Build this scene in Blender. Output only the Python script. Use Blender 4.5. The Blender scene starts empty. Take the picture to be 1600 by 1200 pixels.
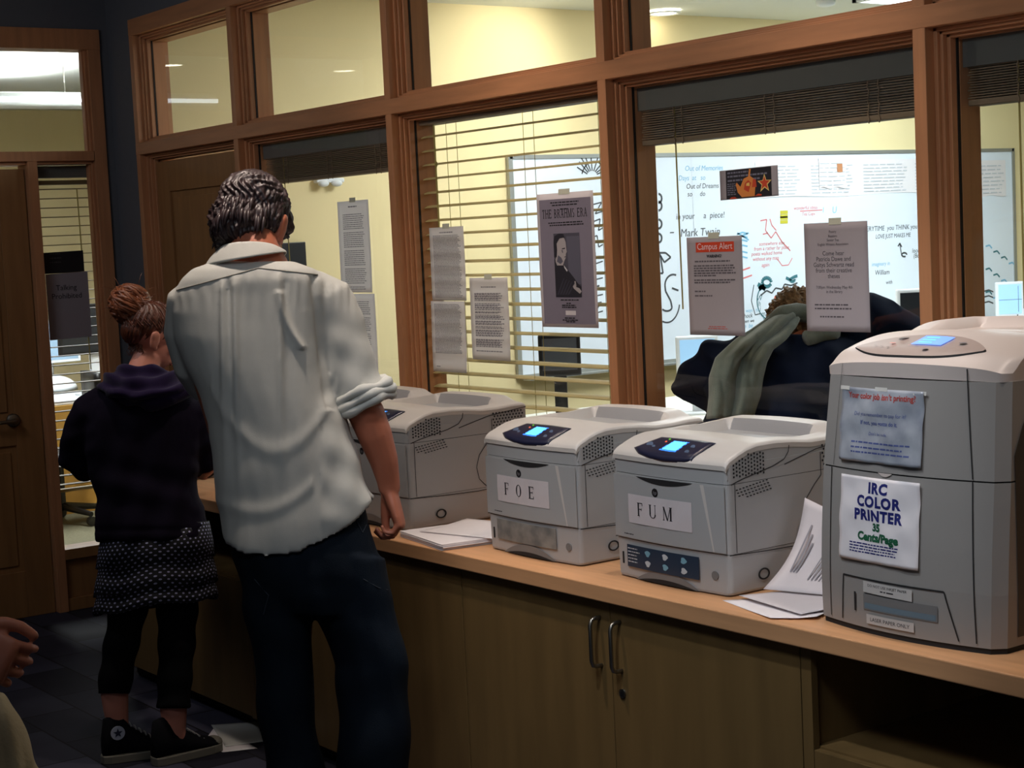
import bpy, math, random
import numpy as np
from mathutils import Vector, Matrix
random.seed(7)
sc = bpy.context.scene
COL = sc.collection
# ---------------------------------------------------------------- camera
F_PX = 2657.0
CAM = np.array([0.0, 0.0, 1.69])
ROT = np.array([[0.58917073, -0.04191008, 0.80692094],
                [0.80658801, 0.08969731, -0.58426892],
                [-0.04789188, 0.9950869, 0.0866512]])
cam_data = bpy.data.cameras.new('camera'); cam = bpy.data.objects.new('camera', cam_data); COL.objects.link(cam)
cam_data.sensor_width = 36.0; cam_data.lens = 36.0*F_PX/1600.0; cam_data.clip_end = 100; cam_data.clip_start = .05
mw = Matrix([list(ROT[0])+[CAM[0]], list(ROT[1])+[CAM[1]], list(ROT[2])+[CAM[2]], [0, 0, 0, 1]])
cam.matrix_world = mw
sc.camera = cam
sc.view_settings.view_transform = 'Standard'; sc.view_settings.look = 'None'
sc.view_settings.gamma = 1.0; sc.view_settings.exposure = 0.0; sc.view_settings.use_curve_mapping = False
w = bpy.data.worlds.new('world'); sc.world = w; w.use_nodes = True
w.node_tree.nodes['Background'].inputs[0].default_value = (0.02, 0.022, 0.03, 1)
w.node_tree.nodes['Background'].inputs[1].default_value = 0.3

def light(name, kind, loc, energy, color=(1, 1, 1), target=None, size=.1, sizey=None, angle=None, blend=.5):
    L = bpy.data.lights.new(name, kind); L.energy = energy; L.color = color
    if kind == 'AREA':
        L.size = size
        if sizey: L.shape = 'RECTANGLE'; L.size_y = sizey
    elif kind == 'SPOT':
        L.shadow_soft_size = size; L.spot_size = math.radians(angle); L.spot_blend = blend
    else: L.shadow_soft_size = size
    o = bpy.data.objects.new(name, L); COL.objects.link(o); o.location = loc
    if target is not None:
        o.rotation_euler = (Vector(target)-Vector(loc)).to_track_quat('-Z', 'Y').to_euler()
    return o
WARM = (1.0, .84, .72); COOL = (.86, .93, 1.0)
# recessed downlights of the dark printer area (housings are built further down)
SPOTS = [((-3.585, 1.865, 3.03), (-3.60, 1.90, 1.4), 88, 52), ((-5.15, 1.95, 3.03), (-5.25, 2.15, 1.3), 30, 46),
         ((-1.9, 2.75, 3.03), (-2.0, 2.85, .9), 40, 80), ((-3.1, 2.80, 3.03), (-3.1, 2.9, 1.0), 40, 80), ((-4.4, 2.80, 3.03), (-4.45, 2.9, 1.0), 48, 80),
         ((-4.6, 1.2, 3.03), (-4.25, 3.35, 1.95), 62, 74)]
for i, (p, t, e, a) in enumerate(SPOTS):
    light('downlight_lamp', 'SPOT', p, e, WARM, t, .05, angle=a, blend=.8)
light('downlight_lamp', 'SPOT', (-2.65, 1.5, 3.03), 85, (.88, .93, 1.0), (-3.0, 2.78, 1.0), .06, angle=47, blend=.45)  # added cool spot for the printer fronts, cone kept off the man
# added cool fill from behind the camera, not a real source
light('cool_fill_light', 'AREA', (-.3, -2.4, 2.0), 8, (.74, .85, 1.0), (-4.6, 3.0, 1.9), 2.4, 1.6)
o_ = light('overhead_fill_light', 'AREA', (-1.9, .9, 3.02), 9, (.84, .91, 1.0), (-2.6, 2.9, 1.0), 1.2, .6); o_.data.spread = math.radians(95)  # added fill for the printer fronts, no fixture
o_ = light('overhead_fill_light', 'AREA', (-5.9, .9, 3.02), 9, (.9, .92, 1.0), (-6.6, 3.2, 1.6), 1.2, .6); o_.data.spread = math.radians(120)  # added fill for the upper left walls, no fixture
# office ceiling panels and the side room
light('office_panel_light', 'AREA', (-6.3, 8.3, 2.9), 62, (.80, .92, 1.0), (-6.6, 8.3, 0), 1.1, 1.1)
light('office_panel_light', 'AREA', (-6.1, 5.6, 2.9), 50, (.95, .97, 1.0), (-6.6, 5.6, 0), 1.1, 1.1)
light('office_panel_light', 'AREA', (-3.0, 6.6, 2.9), 34, (.9, .96, 1.0), (-3.0, 6.6, 0), 1.1, 1.1)
light('wall_wash_lamp', 'SPOT', (-7.1, 5.85, 2.9), 26, (1, .96, .9), (-7.79, 5.65, 2.55), .05, angle=95, blend=.9)
light('side_room_light', 'AREA', (-10.5, 4.2, 2.80), 45, (.92, .96, 1.0), (-10.5, 4.2, 5), 2.4, .2)
light('side_room_light', 'AREA', (-10.5, 4.2, 2.60), 100, (.96, .97, 1.0), (-10.5, 4.2, 0), 2.4, .2)

# ---------------------------------------------------------------- materials
def lin(c):
    return tuple(((x/12.92) if x <= .04045 else ((x+.055)/1.055)**2.4) for x in [v/255.0 for v in c])
def mat(name, rgb, rough=.6, metal=0, noise=0, nscale=30, stretch=(1, 1, 1), bump=0, bscale=200, emit=None, es=1, spec=.5, rgb2=None, sheen=0):
    m = bpy.data.materials.new(name); m.use_nodes = True; nt = m.node_tree; b = nt.nodes['Principled BSDF']
    c = lin(rgb); b.inputs['Base Color'].default_value = (*c, 1); b.inputs['Roughness'].default_value = rough
    b.inputs['Metallic'].default_value = metal; b.inputs['Specular IOR Level'].default_value = spec
    if sheen: b.inputs['Sheen Weight'].default_value = sheen
    if emit: b.inputs['Emission Color'].default_value = (*lin(emit), 1); b.inputs['Emission Strength'].default_value = es
    if noise or bump:
        tc = nt.nodes.new('ShaderNodeTexCoord'); mp = nt.nodes.new('ShaderNodeMapping'); mp.inputs['Scale'].default_value = stretch
        nt.links.new(tc.outputs['Object'], mp.inputs['Vector'])
    if noise:
        n = nt.nodes.new('ShaderNodeTexNoise'); n.inputs['Scale'].default_value = nscale; n.inputs['Detail'].default_value = 4
        nt.links.new(mp.outputs[0], n.inputs['Vector'])
        r = nt.nodes.new('ShaderNodeValToRGB'); r.color_ramp.elements[0].position = .3; r.color_ramp.elements[1].position = .7
        c2 = lin(rgb2) if rgb2 else tuple(x*(1-noise) for x in c)
        r.color_ramp.elements[0].color = (*c2, 1); r.color_ramp.elements[1].color = (*c, 1)
        nt.links.new(n.outputs['Fac'], r.inputs[0]); nt.links.new(r.outputs[0], b.inputs['Base Color'])
    if bump:
        n2 = nt.nodes.new('ShaderNodeTexNoise'); n2.inputs['Scale'].default_value = bscale; nt.links.new(mp.outputs[0], n2.inputs['Vector'])
        bp = nt.nodes.new('ShaderNodeBump'); bp.inputs['Strength'].default_value = bump; bp.inputs['Distance'].default_value = .01
        nt.links.new(n2.outputs['Fac'], bp.inputs['Height']); nt.links.new(bp.outputs[0], b.inputs['Normal'])
    return m
def glass_mat():
    m = bpy.data.materials.new('window_glass'); m.use_nodes = True; nt = m.node_tree
    nt.nodes.remove(nt.nodes['Principled BSDF']); out = nt.nodes['Material Output']
    t = nt.nodes.new('ShaderNodeBsdfTransparent'); t.inputs[0].default_value = (.97, .985, .97, 1)
    g = nt.nodes.new('ShaderNodeBsdfGlossy'); g.inputs['Roughness'].default_value = 0.01
    f = nt.nodes.new('ShaderNodeFresnel'); f.inputs[0].default_value = 1.5
    ge = nt.nodes.new('ShaderNodeNewGeometry'); iv = nt.nodes.new('ShaderNodeMath'); iv.operation = 'SUBTRACT'; iv.inputs[0].default_value = 1.0
    nt.links.new(ge.outputs['Backfacing'], iv.inputs[1]); mu = nt.nodes.new('ShaderNodeMath'); mu.operation = 'MULTIPLY'
    nt.links.new(f.outputs[0], mu.inputs[0]); nt.links.new(iv.outputs[0], mu.inputs[1])
    mx = nt.nodes.new('ShaderNodeMixShader'); nt.links.new(mu.outputs[0], mx.inputs[0]); nt.links.new(t.outputs[0], mx.inputs[1]); nt.links.new(g.outputs[0], mx.inputs[2])
    nt.links.new(mx.outputs[0], out.inputs[0]); return m
M = {}
M['wood'] = mat('frame_wood', (198, 138, 96), .42, noise=.22, nscale=6, stretch=(6, 6, .6), spec=.4)
M['woodh'] = mat('frame_wood_horizontal', (198, 138, 96), .42, noise=.22, nscale=6, stretch=(.6, 6, 6), spec=.4)
M['door'] = mat('door_wood', (160, 114, 70), .45, noise=.25, nscale=5, stretch=(5, 5, .5), spec=.4)
M['cab'] = mat('cabinet_wood', (120, 95, 58), .42, noise=.22, nscale=4, stretch=(4, 4, .5), spec=.4)
M['top'] = mat('worktop_wood', (216, 162, 116), .4, noise=.2, nscale=5, stretch=(.5, 7, 7), spec=.4)
M['gasket'] = mat('black_gasket', (22, 18, 14), .7)
M['glass'] = glass_mat()
M['fascia'] = mat('fascia_paint', (96, 98, 104), .8, noise=.04)
M['dkwall'] = mat('corridor_wall_paint', (120, 120, 124), .85, noise=.04)
M['yellow'] = mat('yellow_wall_paint', (240, 221, 170), .8, noise=.03, nscale=3)
M['cream'] = mat('cream_wall_paint', (240, 222, 176), .8, noise=.03, nscale=3)
M['ceil'] = mat('white_ceiling', (228, 230, 222), .9, noise=.02)
M['dkceil'] = mat('corridor_ceiling', (90, 90, 92), .9, noise=.04)
M['slat'] = mat('blind_slat', (226, 206, 150), .5, noise=.08, nscale=8, stretch=(.5, 5, 5))
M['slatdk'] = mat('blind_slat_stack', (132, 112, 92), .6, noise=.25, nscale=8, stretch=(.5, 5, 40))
M['valance'] = mat('grey_blind_valance', (100, 100, 98), .6, noise=.05)
M['cord'] = mat('blind_cord', (180, 160, 90), .7)
M['paper'] = mat('paper', (212, 204, 206), .7, noise=.02)
M['paperw'] = mat('bright_paper', (236, 230, 232), .7, noise=.02)
M['ink'] = mat('black_ink', (30, 28, 34), .8); M['inkg'] = mat('grey_print', (140, 136, 142), .8)
M['tape'] = mat('clear_tape', (205, 205, 185), .3)
M['pr'] = mat('printer_grey_plastic', (172, 172, 172), .42, noise=.02, nscale=4)
M['prl'] = mat('printer_light_plastic', (206, 200, 194), .4, noise=.02, nscale=4)
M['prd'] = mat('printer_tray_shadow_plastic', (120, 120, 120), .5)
M['seam'] = mat('dark_seam', (30, 30, 32), .7)
M['hole'] = mat('vent_hole', (24, 24, 28), .8)
M['navyp'] = mat('control_panel_plastic', (32, 34, 58), .3)
M['lcd'] = mat('blue_lcd', (40, 110, 255), .3, emit=(50, 130, 255), es=1.5)
M['lcdb'] = mat('lcd_text', (90, 190, 255), .3, emit=(95, 190, 255), es=1.3)
M['btn'] = mat('grey_button', (88, 104, 130), .4)
M['green'] = mat('green_led', (110, 190, 60), .4, emit=(90, 180, 50), es=.3); M['orange'] = mat('orange_led', (230, 110, 80), .4, emit=(235, 90, 60), es=.3)
M['metal'] = mat('brushed_metal', (150, 146, 138), .35, metal=1)
M['dark'] = mat('dark_recess', (40, 36, 32), .8)
M['black'] = mat('black_plastic', (22, 22, 24), .45)
M['white'] = mat('white_plastic', (230, 234, 238), .4)

def translucent(m, fac):
    nt = m.node_tree; b = nt.nodes['Principled BSDF']; t = nt.nodes.new('ShaderNodeBsdfTranslucent'); t.inputs[0].default_value = b.inputs['Base Color'].default_value
    mx = nt.nodes.new('ShaderNodeMixShader'); mx.inputs[0].default_value = fac; nt.links.new(b.outputs[0], mx.inputs[1]); nt.links.new(t.outputs[0], mx.inputs[2]); nt.links.new(mx.outputs[0], nt.nodes['Material Output'].inputs[0])
M['paperglass'] = mat('thin_white_paper', (240, 236, 234), .7); translucent(M['paperglass'], .5); translucent(M['slat'], .3)
def carpet():
    m = mat('slate_floor_tiles', (40, 40, 50), .75, spec=.2); nt = m.node_tree; b = nt.nodes['Principled BSDF']
    tc = nt.nodes.new('ShaderNodeTexCoord'); br = nt.nodes.new('ShaderNodeTexBrick')
    br.inputs['Scale'].default_value = 1.0; br.inputs['Brick Width'].default_value = .42; br.inputs['Row Height'].default_value = .21
    br.inputs['Color1'].default_value = (*lin((38, 38, 50)), 1); br.inputs['Color2'].default_value = (*lin((84, 84, 104)), 1)
    br.inputs['Mortar'].default_value = (*lin((18, 18, 22)), 1); br.inputs['Mortar Size'].default_value = .004; br.inputs['Bias'].default_value = -.3
    nt.links.new(tc.outputs['Object'], br.inputs['Vector'])
    n = nt.nodes.new('ShaderNodeTexNoise'); n.inputs['Scale'].default_value = 3; nt.links.new(tc.outputs['Object'], n.inputs['Vector'])
    mx = nt.nodes.new('ShaderNodeMixRGB'); mx.blend_type = 'MULTIPLY'; mx.inputs[0].default_value = .6
    nt.links.new(br.outputs['Color'], mx.inputs[1]); nt.links.new(n.outputs['Fac'], mx.inputs[2]); nt.links.new(mx.outputs[0], b.inputs['Base Color'])
    return m
M['floor'] = carpet()
M['carpet'] = mat('office_carpet', (120, 116, 92), .95, noise=.3, nscale=60, bump=.3)

# ---------------------------------------------------------------- mesh helpers
class MB:
    def __init__(s): s.v = []; s.f = []; s.m = []; s.uv = None
    def add(s, vs, fs, mi=0):
        b = len(s.v); s.v += [tuple(map(float, p)) for p in vs]; s.f += [tuple(b+i for i in f) for f in fs]; s.m += [mi]*len(fs)
    def box(s, x0, x1, y0, y1, z0, z1, mi=0):
        vs = [(x, y, z) for z in (z0, z1) for y in (y0, y1) for x in (x0, x1)]
        s.add(vs, [(0, 2, 3, 1), (4, 5, 7, 6), (0, 1, 5, 4), (1, 3, 7, 5), (3, 2, 6, 7), (2, 0, 4, 6)], mi)
    def loft(s, rings, mi=0, cap=True, closed=True):
        n = len(rings[0]); vs = [p for r in rings for p in r]; fs = []
        for i in range(len(rings)-1):
            for j in range(n if closed else n-1):
                k = (j+1) % n; fs.append((i*n+j, i*n+k, (i+1)*n+k, (i+1)*n+j))
        if cap and closed: fs.append(tuple(range(n-1, -1, -1))); fs.append(tuple((len(rings)-1)*n+j for j in range(n)))
        s.add(vs, fs, mi)
    def tube(s, pts, rad, seg=8, mi=0):
        pts = [Vector(p) for p in pts]; rings = []; up = Vector((0, 0, 1)); prev = None
        for i, p in enumerate(pts):
            d = (pts[min(i+1, len(pts)-1)]-pts[max(i-1, 0)]).normalized()
            if prev is None:
                a = up if abs(d.z) < .9 else Vector((1, 0, 0)); u = d.cross(a).normalized()
            else: u = (prev-d*prev.dot(d)).normalized()
            prev = u; v = d.cross(u); r = rad[i] if isinstance(rad, (list, tuple)) else rad
            rr = r if isinstance(r, tuple) else (r, r)
            rings.append([tuple(p+u*math.cos(t)*rr[0]+v*math.sin(t)*rr[1]) for t in [2*math.pi*k/seg for k in range(seg)]])
        s.loft(rings, mi)
    def ell(s, c, ax, seg=16, rg=10, mi=0):
        c = Vector(c); ax = [Vector(a) for a in ax]; rings = []
        for i in range(rg+1):
            ph = -math.pi/2+math.pi*(.02+.96*i/rg)
            rings.append([tuple(c+ax[0]*math.cos(ph)*math.cos(t)+ax[1]*math.cos(ph)*math.sin(t)+ax[2]*math.sin(ph)) for t in [2*math.pi*k/seg for k in range(seg)]])
        s.loft(rings, mi)
    def poly(s, pts, th, nrm, mi=0):
        n = Vector(nrm); a = [Vector(p) for p in pts]; b = [p+n*th for p in a]; k = len(a)
        s.add(a+b, [tuple(range(k-1, -1, -1)), tuple(range(k, 2*k))]+[(i, (i+1) % k, k+(i+1) % k, k+i) for i in range(k)], mi)
    def grid(s, fn, nu, nv, mi=0, th=0):
        P = [[Vector(fn(i/nu, j/nv)) for j in range(nv+1)] for i in range(nu+1)]
        vs = [tuple(p) for r in P for p in r]; W = nv+1
        fs = [(i*W+j, (i+1)*W+j, (i+1)*W+j+1, i*W+j+1) for i in range(nu) for j in range(nv)]
        if th:
            vb = []
            for i in range(nu+1):
                for j in range(nv+1):
                    a = P[min(i+1, nu)][j]-P[max(i-1, 0)][j]; b = P[i][min(j+1, nv)]-P[i][max(j-1, 0)]
                    n = a.cross(b); n = n.normalized() if n.length > 1e-12 else Vector((0, 0, 1)); vb.append(tuple(P[i][j]-n*th))
            o = len(vs); vs += vb; fs += [(o+a, o+d, o+c, o+b) for a, b, c, d in fs[:]]
            edge = [i*W for i in range(nu+1)]+[nu*W+j for j in range(1, W)]+[i*W+nv for i in range(nu-1, -1, -1)]+[j for j in range(nv-1, 0, -1)]
            for a, b in zip(edge, edge[1:]+edge[:1]): fs.append((b, a, o+a, o+b))
        s.add(vs, fs, mi)
    def xf(s, fn, start=0): s.v[start:] = [tuple(fn(*p)) for p in s.v[start:]]; return s
    def build(s, name, mats, parent=None, smooth=False, bevel=0, origin=None):
        if not isinstance(mats, (list, tuple)): mats = [mats]
        vs = s.v
        if origin is not None: vs = [(p[0]-origin[0], p[1]-origin[1], p[2]-origin[2]) for p in vs]
        me = bpy.data.meshes.new(name); me.from_pydata(vs, [], s.f)
        for m in mats: me.materials.append(M[m] if isinstance(m, str) else m)
        me.polygons.foreach_set('material_index', s.m)
        if smooth: me.polygons.foreach_set('use_smooth', [True]*len(me.polygons))
        me.update(); o = bpy.data.objects.new(name, me); COL.objects.link(o)
        if origin is not None: o.location = origin
        if parent is not None: o.parent = parent
        if bevel:
            b = o.modifiers.new('bevel', 'BEVEL'); b.width = bevel; b.segments = 2; b.limit_method = 'ANGLE'; b.angle_limit = math.radians(40)
        return o
def tag(o, label=None, cat=None, group=None, kind=None):
    if label: o['label'] = label
    if cat: o['category'] = cat
    if group: o['group'] = group
    if kind: o['kind'] = kind
    return o
def empty(name, loc=(0, 0, 0), rz=0):
    o = bpy.data.objects.new(name, None); COL.objects.link(o); o.location = loc; o.rotation_euler = (0, 0, rz); o.empty_display_size = .05; return o
def struct(name, mb, mats, parent=None, **k):
    o = mb.build(name, mats, parent, **k)
    if parent is None: o['kind'] = 'structure'
    return o
def remesh(mb, voxel, name, mats, parent=None, smooth_it=6, fn=None, origin=None):
    """one continuous skin from overlapping closed lofts"""
    me = bpy.data.meshes.new(name+'_raw'); me.from_pydata(mb.v, [], mb.f); o = bpy.data.objects.new('raw', me); COL.objects.link(o)
    r = o.modifiers.new('r', 'REMESH'); r.mode = 'VOXEL'; r.voxel_size = voxel
    if smooth_it: sm = o.modifiers.new('s', 'SMOOTH'); sm.factor = .5; sm.iterations = smooth_it
    dg = bpy.context.evaluated_depsgraph_get(); m2 = bpy.data.meshes.new_from_object(o.evaluated_get(dg)); bpy.data.objects.remove(o); bpy.data.meshes.remove(me)
    n = len(m2.vertices); co = np.empty(n*3); m2.vertices.foreach_get('co', co); co = co.reshape(n, 3)
    if fn is not None:
        no = np.empty(n*3); m2.vertices.foreach_get('normal', no); no = no.reshape(n, 3); co = fn(co, no)
    if origin is not None: co = co-np.array(origin)
    m2.vertices.foreach_set('co', np.ascontiguousarray(co).ravel()); m2.polygons.foreach_set('use_smooth', [True]*len(m2.polygons))
    if not isinstance(mats, (list, tuple)): mats = [mats]
    m2.materials.clear()
    for m in mats: m2.materials.append(M[m] if isinstance(m, str) else m)
    m2.name = name; m2.update(); o2 = bpy.data.objects.new(name, m2); COL.objects.link(o2)
    if parent is not None: o2.parent = parent
    return o2
def text_into(mb, s, size, at, mi=0, align='CENTER', bold=0, shear=0, ext=.0004, space=1.0):
    """writes s into mb; at(x, z, h) -> 3D point, x to the right, z up, h off the surface"""
    cu = bpy.data.curves.new('t', 'FONT'); cu.body = s; cu.size = size; cu.align_x = align; cu.offset = bold; cu.shear = shear; cu.space_character = space
    cu.resolution_u = 3; o = bpy.data.objects.new('t', cu); COL.objects.link(o)
    dg = bpy.context.evaluated_depsgraph_get(); me = bpy.data.meshes.new_from_object(o.evaluated_get(dg))
    mb.add([at(v.co.x, v.co.y, ext) for v in me.vertices], [tuple(p.vertices) for p in me.polygons], mi)
    bpy.data.objects.remove(o); bpy.data.curves.remove(cu); bpy.data.meshes.remove(me)
def bars(mb, at, x0, x1, z, h, mi=0, ragged=True, ext=.0004, wl=.012, rnd=random):
    """a line of unreadably small print: word-length dashes"""
    x = x0; end = x1 if not ragged else x1-rnd.random()*(x1-x0)*.12
    while x < end:
        wd = min(wl*(.4+rnd.random()*1.2), end-x)
        mb.add([at(x, z, ext), at(x+wd, z, ext), at(x+wd, z+h, ext), at(x, z+h, ext)], [(0, 1, 2, 3)], mi); x += wd+wl*.22
# serif capitals out of strokes
def serif(mb, s, h, x0, z0, at, mi=0, gap=.35, ext=.0005, wf=1.0, thin=.055):
    T = .15*h; t = thin*h; sv = .05*h
    def q(pts): mb.add([at(a, b, ext) for a, b in pts], [tuple(range(len(pts)))], mi)
    def r(a, b, c, d): q([(a, c), (b, c), (b, d), (a, d)])
    def vs(cx, w, z1, z2, X=None): r(cx-w/2, cx+w/2, z1, z2)
    def sf(cx, w, z): r(cx-w/2-sv*1.3, cx+w/2+sv*1.3, z, z+t*.8)
    def slant(xa, za, xb, zb, w): q([(xa-w/2, za), (xa+w/2, za), (xb+w/2, zb), (xb-w/2, zb)])
    def arc(cx, cz, rx, rz, a0, a1, thick, n=14):
        for i in range(n):
            A = [math.radians(a0+(a1-a0)*(i+k)/n) for k in (0, 1)]; P = []
            for a, sgn in ((A[0], 1), (A[1], 1), (A[1], 0), (A[0], 0)):
                tw = t+(thick-t)*abs(math.cos(a)); P.append((cx+(rx-(0 if sgn else tw))*math.cos(a), cz+(rz-(0 if sgn else t))*math.sin(a)))
            q(P)
    x = x0
    for c in s:
        W = {'F': .56, 'O': .72, 'E': .6, 'U': .72, 'M': .88, 'T': .6, 'H': .74, 'B': .6, 'R': .66, 'A': .7, 'S': .5, ' ': .35}[c]*h*wf
        L = x+T*.5; R = x+W-T*.5; Z = z0; H = z0+h
        if c in 'FEBRH': vs(L, T, Z, H); sf(L, T, Z); sf(L, T, H-t*.8)
        if c in 'FE': r(L, x+W, H-t, H); r(x+W-t, x+W, H-.22*h, H); r(L, x+W*.8, Z+h*.49, Z+h*.49+t); r(x+W*.74, x+W*.8, Z+h*.4, Z+h*.63)
        if c == 'E': r(L, x+W, Z, Z+t); r(x+W-t, x+W, Z, Z+.22*h)
        if c == 'H': vs(R, T, Z, H); sf(R, T, Z); sf(R, T, H-t*.8); r(L, R, Z+h*.49, Z+h*.49+t)
        if c == 'O': arc(x+W/2, Z+h/2, W/2, h/2, 0, 360, T, 26)
        if c == 'U': vs(L, T, Z+.3*h, H); vs(R, t, Z+.3*h, H); sf(L, T, H-t*.8); sf(R, t, H-t*.8); arc(x+W/2, Z+.3*h, W/2-T*.0, .3*h, 180, 360, T*.9)
        if c == 'M': vs(L-T*.2, t, Z, H); vs(R, T, Z, H); sf(L-T*.2, t, Z); sf(R, T, Z); sf(R, T, H-t*.8); sf(L-T*.2, t, H-t*.8); slant(x+W/2, Z, L-T*.1, H, T*.9); slant(x+W/2, Z, R-T*.2, H, t)
        if c == 'T': vs(x+W/2, T, Z, H); sf(x+W/2, T, Z); r(x, x+W, H-t, H); r(x, x+t, H-.2*h, H); r(x+W-t, x+W, H-.2*h, H)
        if c in 'BR': arc(L, Z+h*.74, W*.78, h*.26, -90, 90, T*.9)
        if c == 'B': arc(L, Z+h*.26, W*.86, h*.27, -90, 90, T*.9)
        if c == 'R': slant(x+W*1.0, Z, x+W*.5, Z+h*.5, T); sf(x+W, T*.6, Z)
        if c == 'A': slant(x+t, Z, x+W/2, H, t); slant(x+W-T*.5, Z, x+W/2, H, T); r(x+W*.22, x+W*.75, Z+h*.33, Z+h*.33+t); sf(x+t, t, Z); sf(x+W-T*.5, T, Z)
        if c == 'S': arc(x+W/2, Z+h*.74, W/2, h*.26, 30, 250, T*.8); arc(x+W/2, Z+h*.26, W/2, h*.27, -150, 90, T*.8)
        x += W+gap*h
    return x
# ---------------------------------------------------------------- the setting
XL = -7.79; YW = 3.345; RZ = 3.05
m = MB(); m.box(XL-.15, 2.3, -2.7, YW+.16, -.1, 0); struct('floor', m, 'floor')
m = MB(); m.box(-15, 2.3, YW+.16, 12.2, -.1, 0); m.box(-15, XL-.15, -1, YW+.16, -.1, 0); struct('floor_office', m, 'carpet')
m = MB(); m.box(XL, 2.3, -2.7, YW+.04, RZ, RZ+.1); struct('ceiling', m, 'dkceil')
m = MB(); m.box(XL-.02, 2.3, YW+.14, 12.2, 2.97, 3.07); struct('ceiling_office', m, 'ceil')
m = MB(); m.box(-15, XL-.02, -1, 12.2, 2.97, 3.07); struct('ceiling_side_room', m, 'ceil')
m = MB(); m.box(2.2, 2.3, -2.7, YW+.04, 0, RZ); struct('wall_right', m, 'dkwall')
m = MB(); m.box(XL, 2.2, -2.7, -2.6, 0, RZ); struct('wall_front', m, 'dkwall')
m = MB(); m.box(1.5, 1.6, YW+.16, 12.2, 0, 2.97); struct('wall_office_right', m, 'yellow')
m = MB(); m.box(XL, 1.5, 12.1, 12.2, 0, 2.97); struct('wall_office_back', m, 'yellow')
m = MB(); m.box(XL-.15, XL, YW+.16, 12.1, 0, 2.97); struct('wall_office_left', m, 'yellow')
m = MB(); m.box(-14.6, -14.4, -1, 12.1, 0, 2.97); m.box(-14.6, XL-.15, 12.1, 12.2, 0, 2.97); m.box(-14.6, XL-.15, -1.1, -1, 0, 2.97); struct('wall_side_room', m, 'cream')
# the partition: painted band above, end strip, low wall under the windows
m = MB(); m.box(XL, 2.2, YW, YW+.15, 2.775, RZ+.02); m.box(XL, -7.515, YW, YW+.15, 0, 2.775); m.box(.8, 2.2, YW, YW+.15, 0, 2.775)
struct('wall_back', m, 'fascia')
m = MB(); m.box(-6.48, .8, YW+.005, YW+.15, 0, .88); struct('wall_back_low', m, 'cab')
# left wall: painted band above header, wall left of the door
m = MB(); m.box(XL-.15, XL, -2.6, YW+.16, 2.763, RZ); m.box(XL-.15, XL, -2.6, 1.93, 0, 2.763); m.box(XL-.15, XL, 3.30, YW+.16, 0, 2.763)
struct('wall_left', m, 'fascia')
# main frame: posts with stepped stops
POST = [(-7.515, -7.475), (-6.52, -6.48), (-5.31, -5.27), (-4.085, -4.045), (-2.847, -2.807), (-1.64, -1.60), (-.44, -.40), (.76, .80)]
def stops(m, x, sg, z0, z1):
    for a, b, w_ in ((.018, .03, .012), (.030, .046, .020), (.046, .068, .030), (.074, .150, .034)):
        x0, x1 = sorted((x, x+sg*w_)); m.box(x0, x1, YW+a, YW+b, z0, z1)
k = 1
for i, (a, b) in enumerate(POST):
    m = MB(); m.box(a, b, YW-.012, YW+.15, 0 if i < 2 else .812, 2.70)
    for z0, z1 in ((.90, 2.15), (2.205, 2.70)):
        if i == 0 or (i == 1): z0 = 0 if z0 < 1 else z0
        if i < len(POST)-1: stops(m, b, 1, z0, z1)
        if i > 0: stops(m, a, -1, z0, z1)
    struct('trim_%d' % k, m, 'wood', bevel=.002); k += 1
for z0, z1, dirs in ((2.15, 2.205, (-1, 1)), (2.70, 2.775, (-1,)), (.86, .915, (1,))):
    x0 = -7.515 if z0 > 1 else -6.48
    m = MB(); m.box(x0, .8, YW-.013, YW+.15, z0, z1)
    for i in range(len(POST)-1):
        if z0 < 1 and i == 0: continue
        a, b = POST[i][1], POST[i+1][0]
        for sg in dirs:
            ze = z0 if sg < 0 else z1
            for p, q, w_ in ((.018, .03, .010), (.030, .046, .018), (.046, .068, .026), (.074, .150, .03)):
                s0, s1 = sorted((ze, ze+sg*w_)); m.box(a, b, YW+p, YW+q, s0, s1)
    struct('trim_%d' % k, m, 'woodh', bevel=.002); k += 1
wn = 1
for i in range(len(POST)-1):
    a, b = POST[i][1], POST[i+1][0]
    for z0, z1 in ((.93, 2.135), (2.22, 2.685)):
        if i == 0 and z0 < 1: continue
        m = MB(); m.box(a+.025, b-.025, YW+.068, YW+.074, z0, z1)
        o = struct('window_%d' % wn, m, 'glass'); wn += 1
        g = MB()
        for x0, x1, s0, s1 in ((a+.024, a+.033, z0, z1), (b-.033, b-.024, z0, z1), (a+.03, b-.03, z0-.004, z0+.004), (a+.03, b-.03, z1-.004, z1+.004)):
            g.box(x0, x1, YW+.0665, YW+.0755, s0, s1)
        g.build('gasket', 'gasket', o)
# door in the first bay of the partition
def panel_door(name, w_, h, parent_loc, rz, handle=None):
    r = empty(name, parent_loc, rz); r['kind'] = 'structure'
    m = MB(); m.box(0, w_, .012, .045, 0, h)
    for x0, x1, z0, z1 in ((0, .13, 0, h), (w_-.13, w_, 0, h), (.13, w_-.13, 0, .22), (.13, w_-.13, h-.14, h), (.13, w_-.13, .82, .95)): m.box(x0, x1, 0, .013, z0, z1)
    for x0, x1, z0, z1 in ((.16, w_-.16, .25, .79), (.16, w_-.16, .98, h-.17)): m.box(x0, x1, .004, .013, z0, z1)
    m.build('door_panel', 'door', r, bevel=.002); return r
panel_door('door_1', .90, 2.11, (-7.44, YW+.05, .001), 0)
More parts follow.
